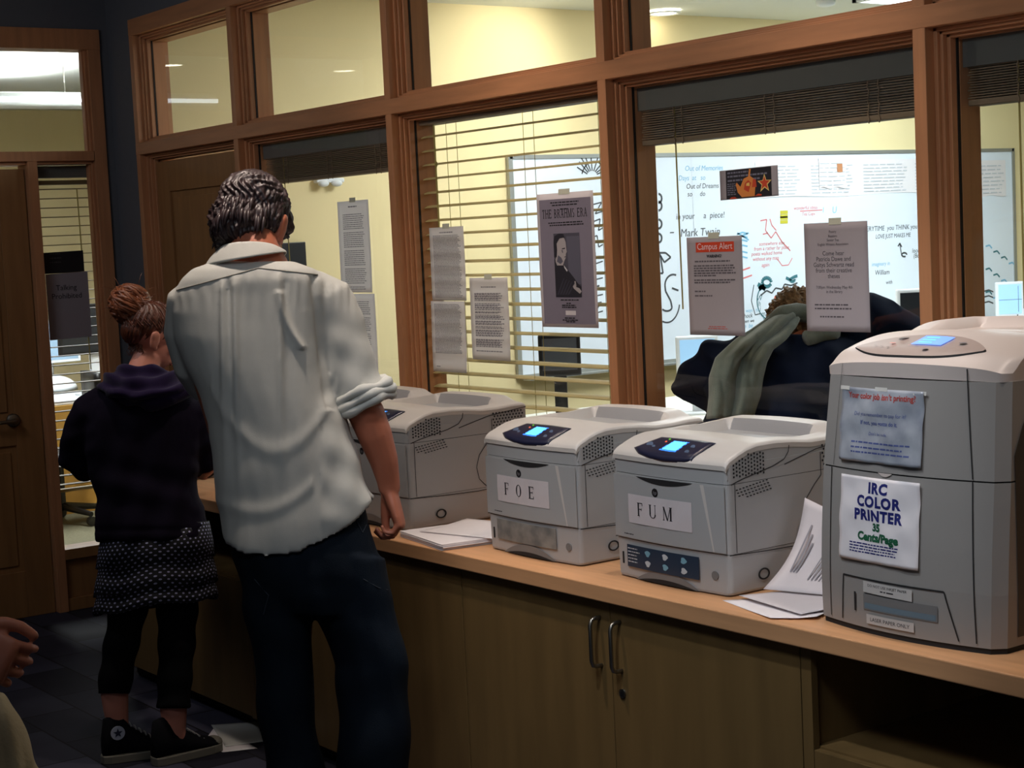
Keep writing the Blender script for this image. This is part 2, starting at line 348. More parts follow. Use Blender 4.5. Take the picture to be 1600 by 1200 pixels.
# left wall frame (faces the room along +X)
FX = XL+.012
m = MB(); m.box(XL-.12, FX, 1.93, 1.99, 0, 2.763); struct('trim_%d' % k, m, 'wood', bevel=.002); k += 1
m = MB(); m.box(XL-.12, FX, 2.905, 2.952, 0, 2.144); struct('trim_%d' % k, m, 'wood', bevel=.002); k += 1
m = MB(); m.box(XL-.060, FX, 3.238, 3.30, 0, 2.763); m.box(XL-.060, FX-.02, 3.226, 3.238, .30, 2.70); m.box(XL-.060, FX-.035, 3.218, 3.226, .30, 2.70); struct('trim_%d' % k, m, 'wood', bevel=.002); k += 1
m = MB(); m.box(XL-.12, FX+.003, 1.93, 3.30, 2.667, 2.763); struct('trim_%d' % k, m, 'wood', bevel=.002); k += 1
m = MB(); m.box(XL-.12, FX+.002, 1.99, 3.235, 2.144, 2.19); m.box(XL-.12, FX-.02, 1.99, 2.905, 2.128, 2.144); m.box(XL-.12, FX-.02, 2.952, 3.235, 2.13, 2.144); struct('trim_%d' % k, m, 'wood', bevel=.002); k += 1
m = MB(); m.box(XL-.12, FX, 2.952, 3.235, .25, .30); m.box(XL-.12, FX-.03, 2.952, 3.235, .06, .25); m.box(XL-.1, FX-.012, 2.952, 3.235, 0, .06); struct('trim_%d' % k, m, 'door', bevel=.002); k += 1
m = MB(); m.box(XL-.055, XL-.049, 2.952, 3.222, .30, 2.13); struct('window_%d' % wn, m, 'glass'); wn += 1
m = MB(); m.box(XL-.055, XL-.049, 1.99, 3.222, 2.19, 2.667); struct('window_%d' % wn, m, 'glass'); wn += 1
d2 = panel_door('door_2', .90, 2.11, (XL-.02, 2.895, .01), -math.pi/2)
d2.rotation_euler = (0, 0, math.pi/2); d2.location = (XL-.025, 1.998, .001)
# rotate so that the panelled face looks to +X
m = MB()
m.tube([(.76, -.014, .94), (.76, -.016, .94)], [.03, .027], 20); m.tube([(.76, 0, .94), (.76, -.014, .94)], .032, 20)
m.tube([(.76, -.016, .94), (.76, -.05, .94), (.75, -.058, .94), (.66, -.058, .938), (.64, -.055, .936)], [.010, .010, .010, .008, .006], 10)
o = m.build('door_handle', 'metal', d2, smooth=True)
tag(o, 'chrome lever handle')
m = MB(); m.box(XL, XL+.012, -2.6, 1.93, 0, .1); struct('baseboard_left', m, 'door')
# ceiling downlights
def downlight(x, y, z, r=.075, face=(0, 0, -1)):
    t = MB(); N = 28
    t.loft([[(x+math.cos(a)*q, y+math.sin(a)*q, zz) for a in [2*math.pi*i/N for i in range(N)]] for q, zz in ((r+.018, z+.001), (r+.018, z-.005), (r, z-.007), (r-.012, z+.0))], 0, cap=False)
    o = t.build('ceiling_downlight', ['white'], origin=(x, y, z))
    e = MB(); e.loft([[(x+math.cos(a)*q, y+math.sin(a)*q, zz) for a in [2*math.pi*i/N for i in range(N)]] for q, zz in ((r-.008, z-.001), (r*.5, z-.002), (.002, z-.003))], 0)
    e.xf(lambda a, b, c: (a-x, b-y, c-z)); e.build('bulb_face', 'lampface', o); return o
M['lampface'] = mat('lamp_face', (255, 250, 240), .5, emit=(255, 244, 225), es=14)
M['panelface'] = mat('fluorescent_diffuser', (250, 252, 255), .5, emit=(235, 245, 255), es=5)
DL = [(-3.585, 1.865, 'above the man\'s shoulders'), (-5.15, 1.95, 'above the girl\'s bun'), (-1.9, 2.75, 'above the colour printer'), (-3.1, 2.80, 'above the printer signed FUM'), (-4.4, 2.80, 'above the printer beside the man\'s forearm'), (-4.6, 1.2, 'behind the girl and the man'), (-2.65, 1.5, 'added to brighten the printers signed FOE and FUM')]  # last housing belongs to the added spot on the printers
for x, y, wh in DL:
    tag(downlight(x, y, RZ), 'recessed downlight in the dark ceiling '+wh, 'ceiling light', 'downlights over the printer counter')
o = downlight(-7.66, 6.78, 2.955, .085); tag(o, 'round glowing downlight high beside the cream office wall, seen through the upper window', 'ceiling light')
for x, y, wh in ((-10.87, 1.705, 'nearest the long pendant'), (-13.1, .39, 'farthest from the dark printer area'), (-11.0, .26, 'nearest the low end wall')):
    tag(downlight(x, y, 2.968, .09), 'side room ceiling downlight '+wh, 'ceiling light', 'side room downlights')
def panel_light(x0, x1, y0, y1, z, label):
    r = empty('ceiling_light', ((x0+x1)/2, (y0+y1)/2, z)); a, b = (x1-x0)/2, (y1-y0)/2
    m = MB()
    for q in ((-a, a, -b, -b+.03), (-a, a, b-.03, b), (-a, -a+.03, -b, b), (a-.03, a, -b, b)): m.box(*q, -.02, 0)
    m.build('frame', 'white', r); m = MB(); m.box(-a+.03, a-.03, -b+.03, b-.03, -.012, 0); m.build('diffuser', 'panelface', r)
    tag(r, label, 'ceiling light')
panel_light(-6.95, -5.75, 7.62, 8.82, 2.97, 'square fluorescent ceiling panel over the whiteboard end of the office')
panel_light(-6.7, -5.5, 5.0, 6.2, 2.97, 'square fluorescent ceiling panel near the glass partition')
panel_light(-3.6, -2.4, 6.0, 7.2, 2.97, 'square fluorescent ceiling panel farthest from the whiteboard wall')
r = empty('pendant_light', (-10.5, 4.2, 2.70)); m = MB(); m.box(-.09, .09, -2.6, 2.6, -.06, .03)
m.build('housing', 'white', r, bevel=.01); m = MB(); m.box(.0901, .094, -2.6, 2.6, -.032, -.006)
m.build('louvre_strip', 'panelface', r)
m = MB()
for y in (-2.2, 0, 2.2): m.tube([(0, y, .03), (0, y, .268)], .004, 6)
m.build('suspension_wire', 'metal', r); tag(r, 'long white linear pendant light hanging in the side room', 'pendant light')
# smoke detector on the office ceiling
m = MB(); m.tube([(0, 0, 0), (0, 0, -.03), (0, 0, -.04)], [.06, .055, .03], 20); o = m.build('smoke_detector', 'white', smooth=True); o.location = (-7.0, 7.45, 2.97)
tag(o, 'small round white smoke detector on the office ceiling by the fluorescent panel', 'smoke detector')

# ---------------------------------------------------------------- blinds
def blind_cords(r, xs, z0, z1, y=0):
    for x in xs:
        m = MB(); m.tube([(x, y-.022, z0), (x, y-.022, z1)], .0012, 5); m.tube([(x, y+.022, z0), (x, y+.022, z1)], .0012, 5); m.build('ladder_cord', 'cord', r)
def raised_blind(x0, x1, zt, zb, label, thick=1.0, tilt=0):
    r = empty('venetian_blind', (x0, YW+.115, zb)); W_ = x1-x0; H = zt-zb
    m = MB(); m.box(0, W_, -.032, -.028, H-.014, H+.075); m.box(0, W_, -.028, .03, H+.002, H+.075); m.build('valance', 'valance', r)
    m = MB(); n = 14
    for i in range(n):
        z = .018+(H-.022)*i/n; dx = .004*((i*7) % 3-1)
        m.box(.012+dx, W_-.012+dx, -.026, .026, z, z+.0032)
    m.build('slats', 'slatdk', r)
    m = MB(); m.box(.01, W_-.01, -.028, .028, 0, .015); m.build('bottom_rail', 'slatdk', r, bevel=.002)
    for x in (.18, W_/2, W_-.18):
        m = MB()
        for dx in (-.018, .018): m.tube([(x+dx+.003*math.sin(j*2.1), -.030, -.006+H*j/10) for j in range(11)], .002, 5)
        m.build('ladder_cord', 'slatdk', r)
    m = MB(); m.tube([(.16, -.026, H), (.16, -.022, -.5)], .0025, 6); m.build('pull_cord', 'cord', r)
    tag(r, label, 'blind', 'wooden venetian blinds behind the glass partition'); return r
raised_blind(-6.44, -5.35, 2.075, 1.955, 'wooden venetian blind pulled up behind the glass just left of the lowered one')
raised_blind(-4.01, -2.885, 2.065, 1.945, 'wide wooden venetian blind pulled up above the alert notice and the whiteboard view')
raised_blind(-2.77, -1.68, 2.065, 1.955, 'wooden venetian blind pulled up at the right, above the colour printer')
raised_blind(-1.57, -.48, 2.065, 1.955, 'wooden venetian blind pulled up beyond the right edge of the counter window')
r = empty('venetian_blind', (-5.235, YW+.115, .93)); W_ = 1.11
m = MB(); m.box(0, W_, -.032, .03, 1.175, 1.22); m.build('headrail', 'slatdk', r)
z = 1.135; m = MB(); j = 0
while z > .03:
    t = .0042+.0005*math.sin(j*1.7)
    P = [(-.026, -t), (-.012, .0015), (0, .003), (.012, .0015), (.026, t*.2)]
    m.loft([[(x, y, z+q) for y, q in P]+[(x, y, z+q-.0028) for y, q in reversed(P)] for x in (.0, W_)], 0); z -= .0505; j += 1
m.build('slats', 'slat', r); m = MB(); m.box(0, W_, -.026, .026, 0, .016); m.build('bottom_rail', 'slat', r, bevel=.002)
blind_cords(r, (.16, .62, 1.02), .01, 1.18)
m = MB(); m.tube([(.1, -.034, 1.17), (.105, -.035, .45)], .0035, 6); m.ell((.105, -.035, 1.03), [(.006, 0, 0), (0, .006, 0), (0, 0, .01)]); m.build('tilt_wand', 'cord', r)
tag(r, 'cream wooden venetian blind let fully down behind the portrait poster', 'blind', 'wooden venetian blinds behind the glass partition')
M['slatedge'] = mat('backlit_blind_slat', (120, 100, 66), .6)  # slat colour darkened to stand in for the backlit side
# narrow blind of the left wall window
r = empty('venetian_blind', (XL-.09, 3.105, .565)); hw = .138
m = MB(); m.box(-.03, .03, -hw, hw, 1.505, 1.56); m.build('headrail', 'valance', r)
m = MB(); m.box(-.028, .028, -hw, hw, 1.472, 1.492); z = 1.452; m.box(-.026, .026, -hw, hw-.01, 1.48, 1.484)
while z > .03: m.box(-.024, .024, -hw, hw, z-.0025, z+.001); z -= .0443
m.build('slats', 'slatedge', r); m = MB(); m.box(-.026, .026, -hw, hw, 0, .012); m.build('bottom_rail', 'slat', r)
m = MB(); m.tube([(.031, .06, 1.45), (.033, .068, .58)], .003, 6); m.build('tilt_wand', 'cord', r)
tag(r, 'narrow wooden venetian blind let down in the window beside the left door', 'blind')
# ---------------------------------------------------------------- counter and cabinets
CZ = .81; CY = 2.617
m = MB(); m.box(-6.45, .8, CY, YW-.014, CZ-.042, CZ)
o = m.build('worktop', 'top', bevel=.003); tag(o, 'long maple worktop running under the glass partition and carrying the printers', 'worktop')
PY = CY+.03                      # face of the cabinet doors
def carcass(r, w_, op=None, z0=.05):
    D = YW-.01-PY; H = CZ-.042
    m = MB()
    m.box(0, .02, .02, D, z0, H); m.box(w_-.02, w_, .02, D, z0, H); m.box(.02, w_-.02, D-.012, D, z0, H); m.box(.02, w_-.02, .02, D-.012, z0, z0+.02)
    if op: m.box(.02, w_-.02, .02, D-.012, op-.02, op)
    m.build('carcass', 'cab', r)
    m = MB(); m.box(0, w_, .06, .08, 0, z0); m.build('toe_kick', 'dark', r)
def handle(r, x, z):
    m = MB(); P = []
    for a in range(0, 7): t = math.radians(90*a/6); P.append((x, -.03+.012*(1-math.sin(t))+.0, z+.055+.012*math.cos(math.radians(90-90*a/6)) if 0 else z+.055+.0*a))
    m.tube([(x, .002, z+.062), (x, -.018, z+.062), (x, -.028, z+.058), (x, -.033, z+.046), (x, -.033, z-.046), (x, -.028, z-.058), (x, -.018, z-.062), (x, .002, z-.062)], .0055, 10)
    o = m.build('handle', 'metal', r, smooth=True); return o
def cabinet_two(x0, x1, label, lock=True):
    r = empty('base_cabinet', (x0, PY, 0)); w_ = x1-x0; carcass(r, w_)
    mid = w_/2
    for k_, (a, b) in enumerate(((.002, mid-.0015), (mid+.0015, w_-.002))):
        m = MB(); m.box(a, b, 0, .019, .055, CZ-.046); d = m.build('door', 'cab', r, bevel=.0015)
        handle(d, mid-.04 if k_ == 0 else mid+.04, .655)
        if k_ == 1 and lock:
            m = MB(); m.tube([(mid+.04, 0, .535), (mid+.04, -.004, .535), (mid+.04, -.005, .535)], [.012, .012, .009], 18, 0); m.box(mid+.038, mid+.042, -.0062, -.005, .529, .541, 1)
            m.build('lock', ['metal', 'black'], d)
    tag(r, label, 'cabinet', 'maple base cabinets under the worktop'); return r
def cabinet_open(x0, x1, label):
    r = empty('base_cabinet', (x0, PY, 0)); w_ = x1-x0; carcass(r, w_, .538)
    m = MB(); m.box(0, .03, 0, .019, .05, CZ-.042); m.build('stile', 'cab', r); m = MB(); m.box(w_-.03, w_, 0, .019, .05, CZ-.042); m.build('stile', 'cab', r)
    m = MB(); m.box(.031, w_-.031, 0, .019, .055, .534); d = m.build('drawer_front', 'cab', r, bevel=.0015)
    m = MB(); m.tube([(w_/2-.06, .002, .45), (w_/2-.06, -.028, .45), (w_/2-.05, -.033, .45), (w_/2+.05, -.033, .45), (w_/2+.06, -.028, .45), (w_/2+.06, .002, .45)], .0055, 10); m.build('handle', 'metal', d, smooth=True)
    tag(r, label, 'cabinet', 'maple base cabinets under the worktop'); return r
cabinet_open(-2.622, -1.30, 'maple base cabinet with a dark open compartment below the colour printer')
cabinet_two(-3.945, -2.624, 'two-door maple base cabinet with a pair of bow handles and a lock at front centre')
cabinet_two(-5.27, -3.947, 'two-door maple base cabinet behind the legs of the man in the pale shirt')
cabinet_open(-6.43, -5.272, 'maple base cabinet with a dark open compartment behind the girl in the dotted skirt')
cabinet_two(-1.298, -.0, 'two-door maple base cabinet at the far right end of the counter')

# ---------------------------------------------------------------- grey laser printers
LW, LD = .42, .45
M['prin'] = mat('shaded_output_tray_plastic', (150, 148, 148), .5)  # darker plastic paints the shade inside the output recess
def prof(y):            # top cover height along the depth
    P = [(0, .336), (.004, .345), (.014, .353), (.04, .366), (.07, .377), (.10, .383), (.16, .384), (.22, .380), (.28, .372), (.34, .372), (.40, .376), (.445, .376), (.45, .372)]
    for (a, b), (c, d) in zip(P, P[1:]):
        if a <= y <= c: return b+(d-b)*(y-a)/(c-a)
    return P[-1][1]
def sstep(a, b, x): t = max(0, min(1, (x-a)/(b-a))); return t*t*(3-2*t)
def bulge(x, y, z): return (x, y-.012*math.sin(math.pi*max(0, min(1, x/LW)))*max(0, 1-y/.12)**2, z)
def laser_printer(x0, label, word=None, sticker=None, y0=2.73, rz=0):
    r = empty('laser_printer', (x0, y0, CZ), rz); r.scale = (1, 1, .938)
    # body: rounded-corner box
    def outline(ix, iy0, iy1, rad=.012, n=4):
        P = []
        for cx, cy, a0 in ((LW-ix-rad, iy1-rad, 0), (ix+rad, iy1-rad, 90), (ix+rad, iy0+rad, 180), (LW-ix-rad, iy0+rad, 270)):
            for i in range(n+1): a = math.radians(a0+90*i/n); P.append((cx+rad*math.cos(a), cy+rad*math.sin(a)))
        # extra points along the front for the bulge
        k_ = 3*(n+1)-0
        fr = [(ix+rad+(LW-2*ix-2*rad)*i/10, iy0) for i in range(1, 10)]
        return P[:k_]+fr+P[k_:]
    m = MB(); m.loft([[bulge(x, y, z) for x, y in outline(i, 0+i*.5, LD-i)] for z, i in ((.004, .006), (.010, .003), (.108, .001))], 0)
    m.build('paper_tray', 'pr', r)
    m = MB(); m.loft([[bulge(x, y, z) for x, y in outline(0, 0, LD)] for z in (.1095, .2, .287)], 0)
    m.loft([[bulge(x, y, z) for x, y in outline(0, .001, LD)] for z in (.2885, .31, .337)], 0)
    m.loft([[bulge(x, y, z) for x, y in outline(.002, .003, LD-.002)] for z in (.107, .29)], 1)
    # side shoulder that carries the lid
    m.add([(x, y, z) for x in (.0012, LW-.0012) for y, z in [(.003, .30), (.45, .30), (.45, .365)]+[(y, prof(y)-.008) for y in (.40, .34, .28, .22, .16, .10, .07, .04, .014)]],
          [tuple(range(11, -1, -1)), tuple(range(12, 24))]+[(i, (i+1) % 12, 12+(i+1) % 12, 12+i) for i in range(12)], 0)
    m.build('body', ['pr', 'seam'], r)
    # front door surface line details
    m = MB()
    def fy(x): return -.012*math.sin(math.pi*x/LW)-.0008
    m.grid(lambda u, v: bulge(.006+(LW-.012)*u, -.0025, .113+.170*v), 16, 2, 0, th=-.002)
    d = m.build('front_door', 'pr', r)
    m = MB(); m.grid(lambda u, v: (lambda x: (x, fy(x)-.0050, .2845-(.016*max(0, math.sin(math.pi*u))**.8)*v))(.105+.21*u), 16, 2); m.build('door_grip', 'seam', d)
    m = MB(); P0 = [(.338, .283), (.350, .283), (.378, .113), (.374, .113)]
    m.add([(x, fy(x)-.0042, z) for x, z in P0], [(0, 1, 2, 3)]); m.build('crease_highlight', 'prl', d)  # lighter strip paints the highlight along the door crease
    def at(x, z, h): return (x, fy(x)-.0028-h, z)
    m = MB(); N = 16; c = (.178, .247); m.add([at(c[0]+.0120*math.cos(2*math.pi*i/N), c[1]+.0120*math.sin(2*math.pi*i/N), .0015) for i in range(N)], [tuple(range(N))], 0)
    m.add([at(c[0]+a, c[1]+b, .0012) for a, b in ((-.012, -.009), (.014, -.009), (.016, .008), (-.010, .008))], [(0, 1, 2, 3)], 1)
    text_into(m, 'hp', .014, lambda x, z, h: at(c[0]+x, c[1]-.004+z, .0024), 2, shear=.2)
    m.build('badge', ['black', 'prd', 'inkg'], d)
    m = MB(); bars(m, at, .045, .085, .122, .003, 0, ext=.0012, wl=.008); m.build('model_mark', 'ink', d)
    if word:
        lx, lz, lw_, lh = .069, .156, .240, .078
        m = MB(); m.grid(lambda u, v: at(lx+lw_*u, lz+lh*v, .0018+.001*math.sin(u*7+v*3)**2), 12, 2, 0, th=-.0004)
        lb = m.build('taped_label', 'paper', d); tag(lb, 'white taped sign reading '+' '.join(word))
        m = MB(); serif(m, word, .036, lx+.040, lz+.022, lambda x, z, h: at(x, z, .0034), 0, gap=1.0 if 'M' not in word else .78, wf=.95); m.build('lettering', 'ink', lb)
    # drawer face: arched finger recess with its shade painted flat, fuel gauge slot, round mark
    m = MB(); ty = lambda x: -.012*math.sin(math.pi*x/LW)-.001
    A = [(.085+.235*i/18, .002+.036*math.sin(math.pi*i/18)**.75) for i in range(19)]
    for (a, b), (c_, d_) in zip(A, A[1:]):
        m.add([(a, ty(a)-.0005, .004), (c_, ty(c_)-.0005, .004), (c_, ty(c_)-.0005, d_), (a, ty(a)-.0005, b)], [(0, 1, 2, 3)], 0)
        m.add([(a, ty(a)-.0008, .004), (c_, ty(c_)-.0008, .004), (c_, ty(c_)-.0008, max(.004, d_*.45-.001)), (a, ty(a)-.0008, max(.004, b*.45-.001))], [(0, 1, 2, 3)], 1)
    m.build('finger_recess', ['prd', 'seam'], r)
    m = MB(); m.box(.028, .032, -.0045, -.001, .038, .070, 0); m.build('gauge_slot', 'seam', r)
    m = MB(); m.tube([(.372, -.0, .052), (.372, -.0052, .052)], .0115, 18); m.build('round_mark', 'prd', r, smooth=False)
    if sticker == 'blue':
        m = MB(); y_ = lambda x: ty(x)-.0012
        m.grid(lambda u, v: (.052+.272*u, y_(.052+.272*u)-.0008, .034+.060*v), 12, 2, 0, th=-.0006)
        at2 = lambda x, z, h: (x, y_(x)-.0022, z)
        for i, z in enumerate((.083, .074, .065, .056, .047)): bars(m, at2, .056, .056+.04+.012*(i == 1), z, .0028, 1, wl=.010)
        for i in range(3):
            for j in range(2):
                cx, cz = .138+.067*i, .078-.027*j
                m.add([at2(cx+.010*math.cos(t)*(1+.3*math.sin(3*t+i)), cz+.0085*math.sin(t), 0) for t in [2*math.pi*q/12 for q in range(12)]], [tuple(range(12))], 1 if (i+j) % 2 else 2)
        m.build('help_sticker', [mat('sticker_navy', (30, 52, 74), .5), mat('sticker_white', (190, 200, 206), .5), mat('sticker_blue', (120, 170, 190), .5)], r)
    if sticker == 'grey':
        m = MB(); y_ = lambda x: ty(x)-.0016; rnd = random.Random(4)
        gm = mat('worn_sticker', (150, 148, 142), .6, noise=1, nscale=22, rgb2=(104, 106, 106))
        m.grid(lambda u, v: (.052+.275*u, y_(.052+.275*u), .040+.060*v), 12, 2, 0, th=-.0006); m.build('worn_sticker', gm, r)
    # lid
    def lidz(x, y):
        z = prof(y)
        e = min(x, LW-x); rr = .010
        if e < rr: z -= rr*.8*(1-math.sqrt(max(0, 1-((rr-e)/rr)**2)))
        arch = .006*math.sin(math.pi*x/LW); z += arch*sstep(.02, .1, y)
        ry = sstep(.150, .180, y)*(1-sstep(.355, .368, y)); rx = sstep(.045, .055, x)*(1-sstep(.32, .385, x))
        z -= (.010+.028*sstep(.15, .34, y))*rx*ry
        z += .020*sstep(.10, .365, y)*(1-sstep(.43, .45, y))*sstep(-.005, .03, x)*(1-sstep(.33, .40, x))
        return z
    m = MB(); NX, NY = 56, 60
    ys = [0, .001, .003, .006]+[.006+(.444)*i/56 for i in range(1, 57)]; xs = [0, .002, .005, .01]+[.01+.4*i/50 for i in range(1, 51)]+[.415, .418, .42]
    def lp(i, j):
        x, y = xs[i], ys[j]; b = bulge(x, y-.002 if j < 6 else y, lidz(x, y)); return b
    m.add([lp(i, j) for i in range(len(xs)) for j in range(len(ys))], [(i*len(ys)+j, (i+1)*len(ys)+j, (i+1)*len(ys)+j+1, i*len(ys)+j+1) for i in range(len(xs)-1) for j in range(len(ys)-1)])
    # skirt
    rim = [lp(i, 0) for i in range(len(xs))]+[lp(len(xs)-1, j) for j in range(1, len(ys))]+[lp(i, len(ys)-1) for i in range(len(xs)-2, -1, -1)]+[lp(0, j) for j in range(len(ys)-2, 0, -1)]
    n_ = len(rim); m.add(rim+[(p[0]*.998+.0004, p[1], p[2]-.012) for p in rim], [(i, n_+i, n_+(i+1) % n_, (i+1) % n_) for i in range(n_)])
    k2 = 0
    for i in range(len(xs)-1):
        for j in range(len(ys)-1):
            x, y = xs[i], ys[j]
            if .050 < x < .345 and .165 < y < .364: m.m[k2] = 1
            k2 += 1
    lid = m.build('top_cover', ['prl', 'prin'], r, smooth=True)
    ms = lid.modifiers.new('es', 'EDGE_SPLIT'); ms.split_angle = math.radians(50)
    # control panel
    S = [(0, 0.0)]; prev = (0, prof(0))
    pts = [(i*.002, prof(i*.002)) for i in range(60)]
    acc = 0; SS = [(0, pts[0])]
    for a, b in zip(pts, pts[1:]): acc += math.hypot(b[0]-a[0], b[1]-a[1]); SS.append((acc, b))
    def onp(x, s_, h=.004):
        if s_ <= 0: y, z = 0, pts[0][1]+s_; ny, nz = -1, 0
        else:
            for (s0, p0), (s1, p1) in zip(SS, SS[1:]):
                if s0 <= s_ <= s1: f = (s_-s0)/(s1-s0); y = p0[0]+(p1[0]-p0[0])*f; z = p0[1]+(p1[1]-p0[1])*f; break
            else: y, z = pts[-1]
            ny, nz = -.45, .89
            if s_ < .02: ny, nz = -.75, .66
        b = bulge(x, y, z+.006*math.sin(math.pi*x/LW)*sstep(.02, .1, y)); return (b[0], b[1]+ny*h, b[2]+nz*h)
    top = [(.118, .082), (.16, .083), (.21, .0835), (.26, .083), (.318, .080)]
    bot = [(.072, .026), (.11, .008), (.16, -.002), (.21, -.006), (.26, -.004), (.309, .004)]
    def edge(P, u):
        t = u*(len(P)-1); i = min(int(t), len(P)-2); f = t-i; return (P[i][0]+(P[i+1][0]-P[i][0])*f, P[i][1]+(P[i+1][1]-P[i][1])*f)
    def cp(u, v, h=.0045):
        a, b = edge(bot, u), edge(top, u); x = a[0]+(b[0]-a[0])*v; s_ = a[1]+(b[1]-a[1])*v
        return onp(x, s_, h*(.25 if (u in (0, 1) or v in (0, 1)) else 1))
    m = MB(); m.grid(cp, 20, 14, 0, th=-.001); m.xf(lambda x, y, z: (x, y, z)); P_ = m.build('control_panel', 'navyp', r, smooth=True)
    m = MB(); q = lambda u, v, h: cp(u*.999+.0005, v*.999+.0005, h)
    m.grid(lambda u, v: q(.42+.27*u-.02*v, .32+.52*v, .0055), 6, 6, 0); s_ = m.build('screen', 'lcd', P_)
    m = MB()
    m.grid(lambda u, v: q(.440+.235*u-.02*v, .37+.42*v, .0060), 6, 6, 0)
    m.build('lit_menu_area', 'lcdb', s_)
    for (u_, v_, ra, mm) in ((.16, .42, .012, 'btn'), (.30, .84, .004, 'green'), (.32, .70, .004, 'orange'), (.82, .62, .008, 'btn'), (.84, .36, .008, 'btn'), (.27, .40, .006, 'btn')):
        c = Vector(q(u_, v_, .0065)); m = MB(); m.add([tuple(c+Vector((ra*math.cos(t), -.0+ra*.5*math.sin(t), ra*.6*math.sin(t)*.9))) for t in [2*math.pi*i/14 for i in range(14)]], [tuple(range(14))]); m.build('button', mm, P_)
    # right and left side: vents, seams, ring
    for X, sg in ((LW, 1), (0, -1)):
        sx = lambda e: X+sg*e
        m = MB()
        def dot(y, z, w2, h2, e=.0014):
            m.add([(sx(e), y-w2, z-h2), (sx(e), y+w2, z-h2), (sx(e), y+w2, z+h2), (sx(e), y-w2, z+h2)], [(0, 1, 2, 3)], 0)
        for i in range(8):
            for j in range(11):
                y = .022+.0098*j; z = .306+.0098*i-.002*0
                if z < .296+.55*(y-.01) if 0 else False: continue
                if z > prof(y)-.020 or y+ (z-.30)*.3 > .15: continue
                dot(y, z+.0035*(j % 2), .0026, .0026)
        m.build('vent', 'hole', r); m = MB()
        for i in range(4):
            for j in range(10):
                y = .03+.011*j; z = .268+.0015*j-.008*i+.004
                if i > 2 and j < 2: continue
                dot(y+.004*i, z, .0034, .0014)
        m.build('vent', 'hole', r); m = MB()
        for i in range(6):
            for j in range(10):
                z = .352-.010*i; y = .322+.012*j
                if z > .352-(i*.01) and 0: continue
                dot(y+.005*(i % 2), z, .0028, .0028, .0014)
        m.build('vent', 'hole', r); m = MB()
        for i in range(10):
            for j in range(7): dot(.325+.011*i+.005*(j % 2), .045+.010*j+.0, .0028, .0028, .0014)
        m.build('vent', 'hole', r)
        m = MB()
        def line(P, w3=.0012, e=.0012):
            for (a, b), (c, d_) in zip(P, P[1:]):
                n = Vector((0, -(d_-b), c-a)); n = n.normalized()*w3 if n.length else Vector((0, 0, w3))
                m.add([(sx(e), a-n.y, b-n.z), (sx(e), c-n.y, d_-n.z), (sx(e), c+n.y, d_+n.z), (sx(e), a+n.y, b+n.z)], [(0, 1, 2, 3)], 0)
        line([(.012, .2875), (.05, .298), (.15, .318), (.19, .332), (.205, .350), (.208, .366)])
        line([(.19, .318), (.30, .345), (.45, .362)])
        line([(0, .1085), (.12, .103), (.25, .10), (.33, .105)])
        line([(.315, .335), (.315, .275), (.29, .252), (.262, .22), (.250, .18), (.258, .14), (.285, .112), (.318, .098), (.318, .035)])
        line([(.024, .288), (.024, .112)], .0009)
        m.build('side_seam', 'seam', r)
        m = MB(); c = (.11, .045)
        rg = [[(sx(.001+e2), c[0]+ra*1.25*math.cos(t), c[1]+ra*math.sin(t)) for t in [2*math.pi*i/24 for i in range(24)]] for ra, e2 in ((.0155, 0), (.015, .001), (.0115, .001), (.011, 0))]
        m.loft(rg, 0, cap=False); m.build('ring_mark', 'seam', r)
    tag(r, label, 'printer', 'grey laser printers on the counter'); return r
laser_printer(-3.347, 'grey laser printer with blue screen and taped sign FUM, beside the big colour printer', 'FUM', 'blue')
laser_printer(-3.915, 'grey laser printer with blue screen and taped sign FOE, worn sticker on its tray', 'FOE', 'grey')
laser_printer(-4.745, 'grey laser printer half hidden behind the man\'s bare forearm, paper stack before its right side')
laser_printer(-5.22, 'grey laser printer mostly hidden behind the man, only its rear top corner showing')
laser_printer(-6.42, 'grey laser printer farthest left on the counter, behind the girl in the hooded top')
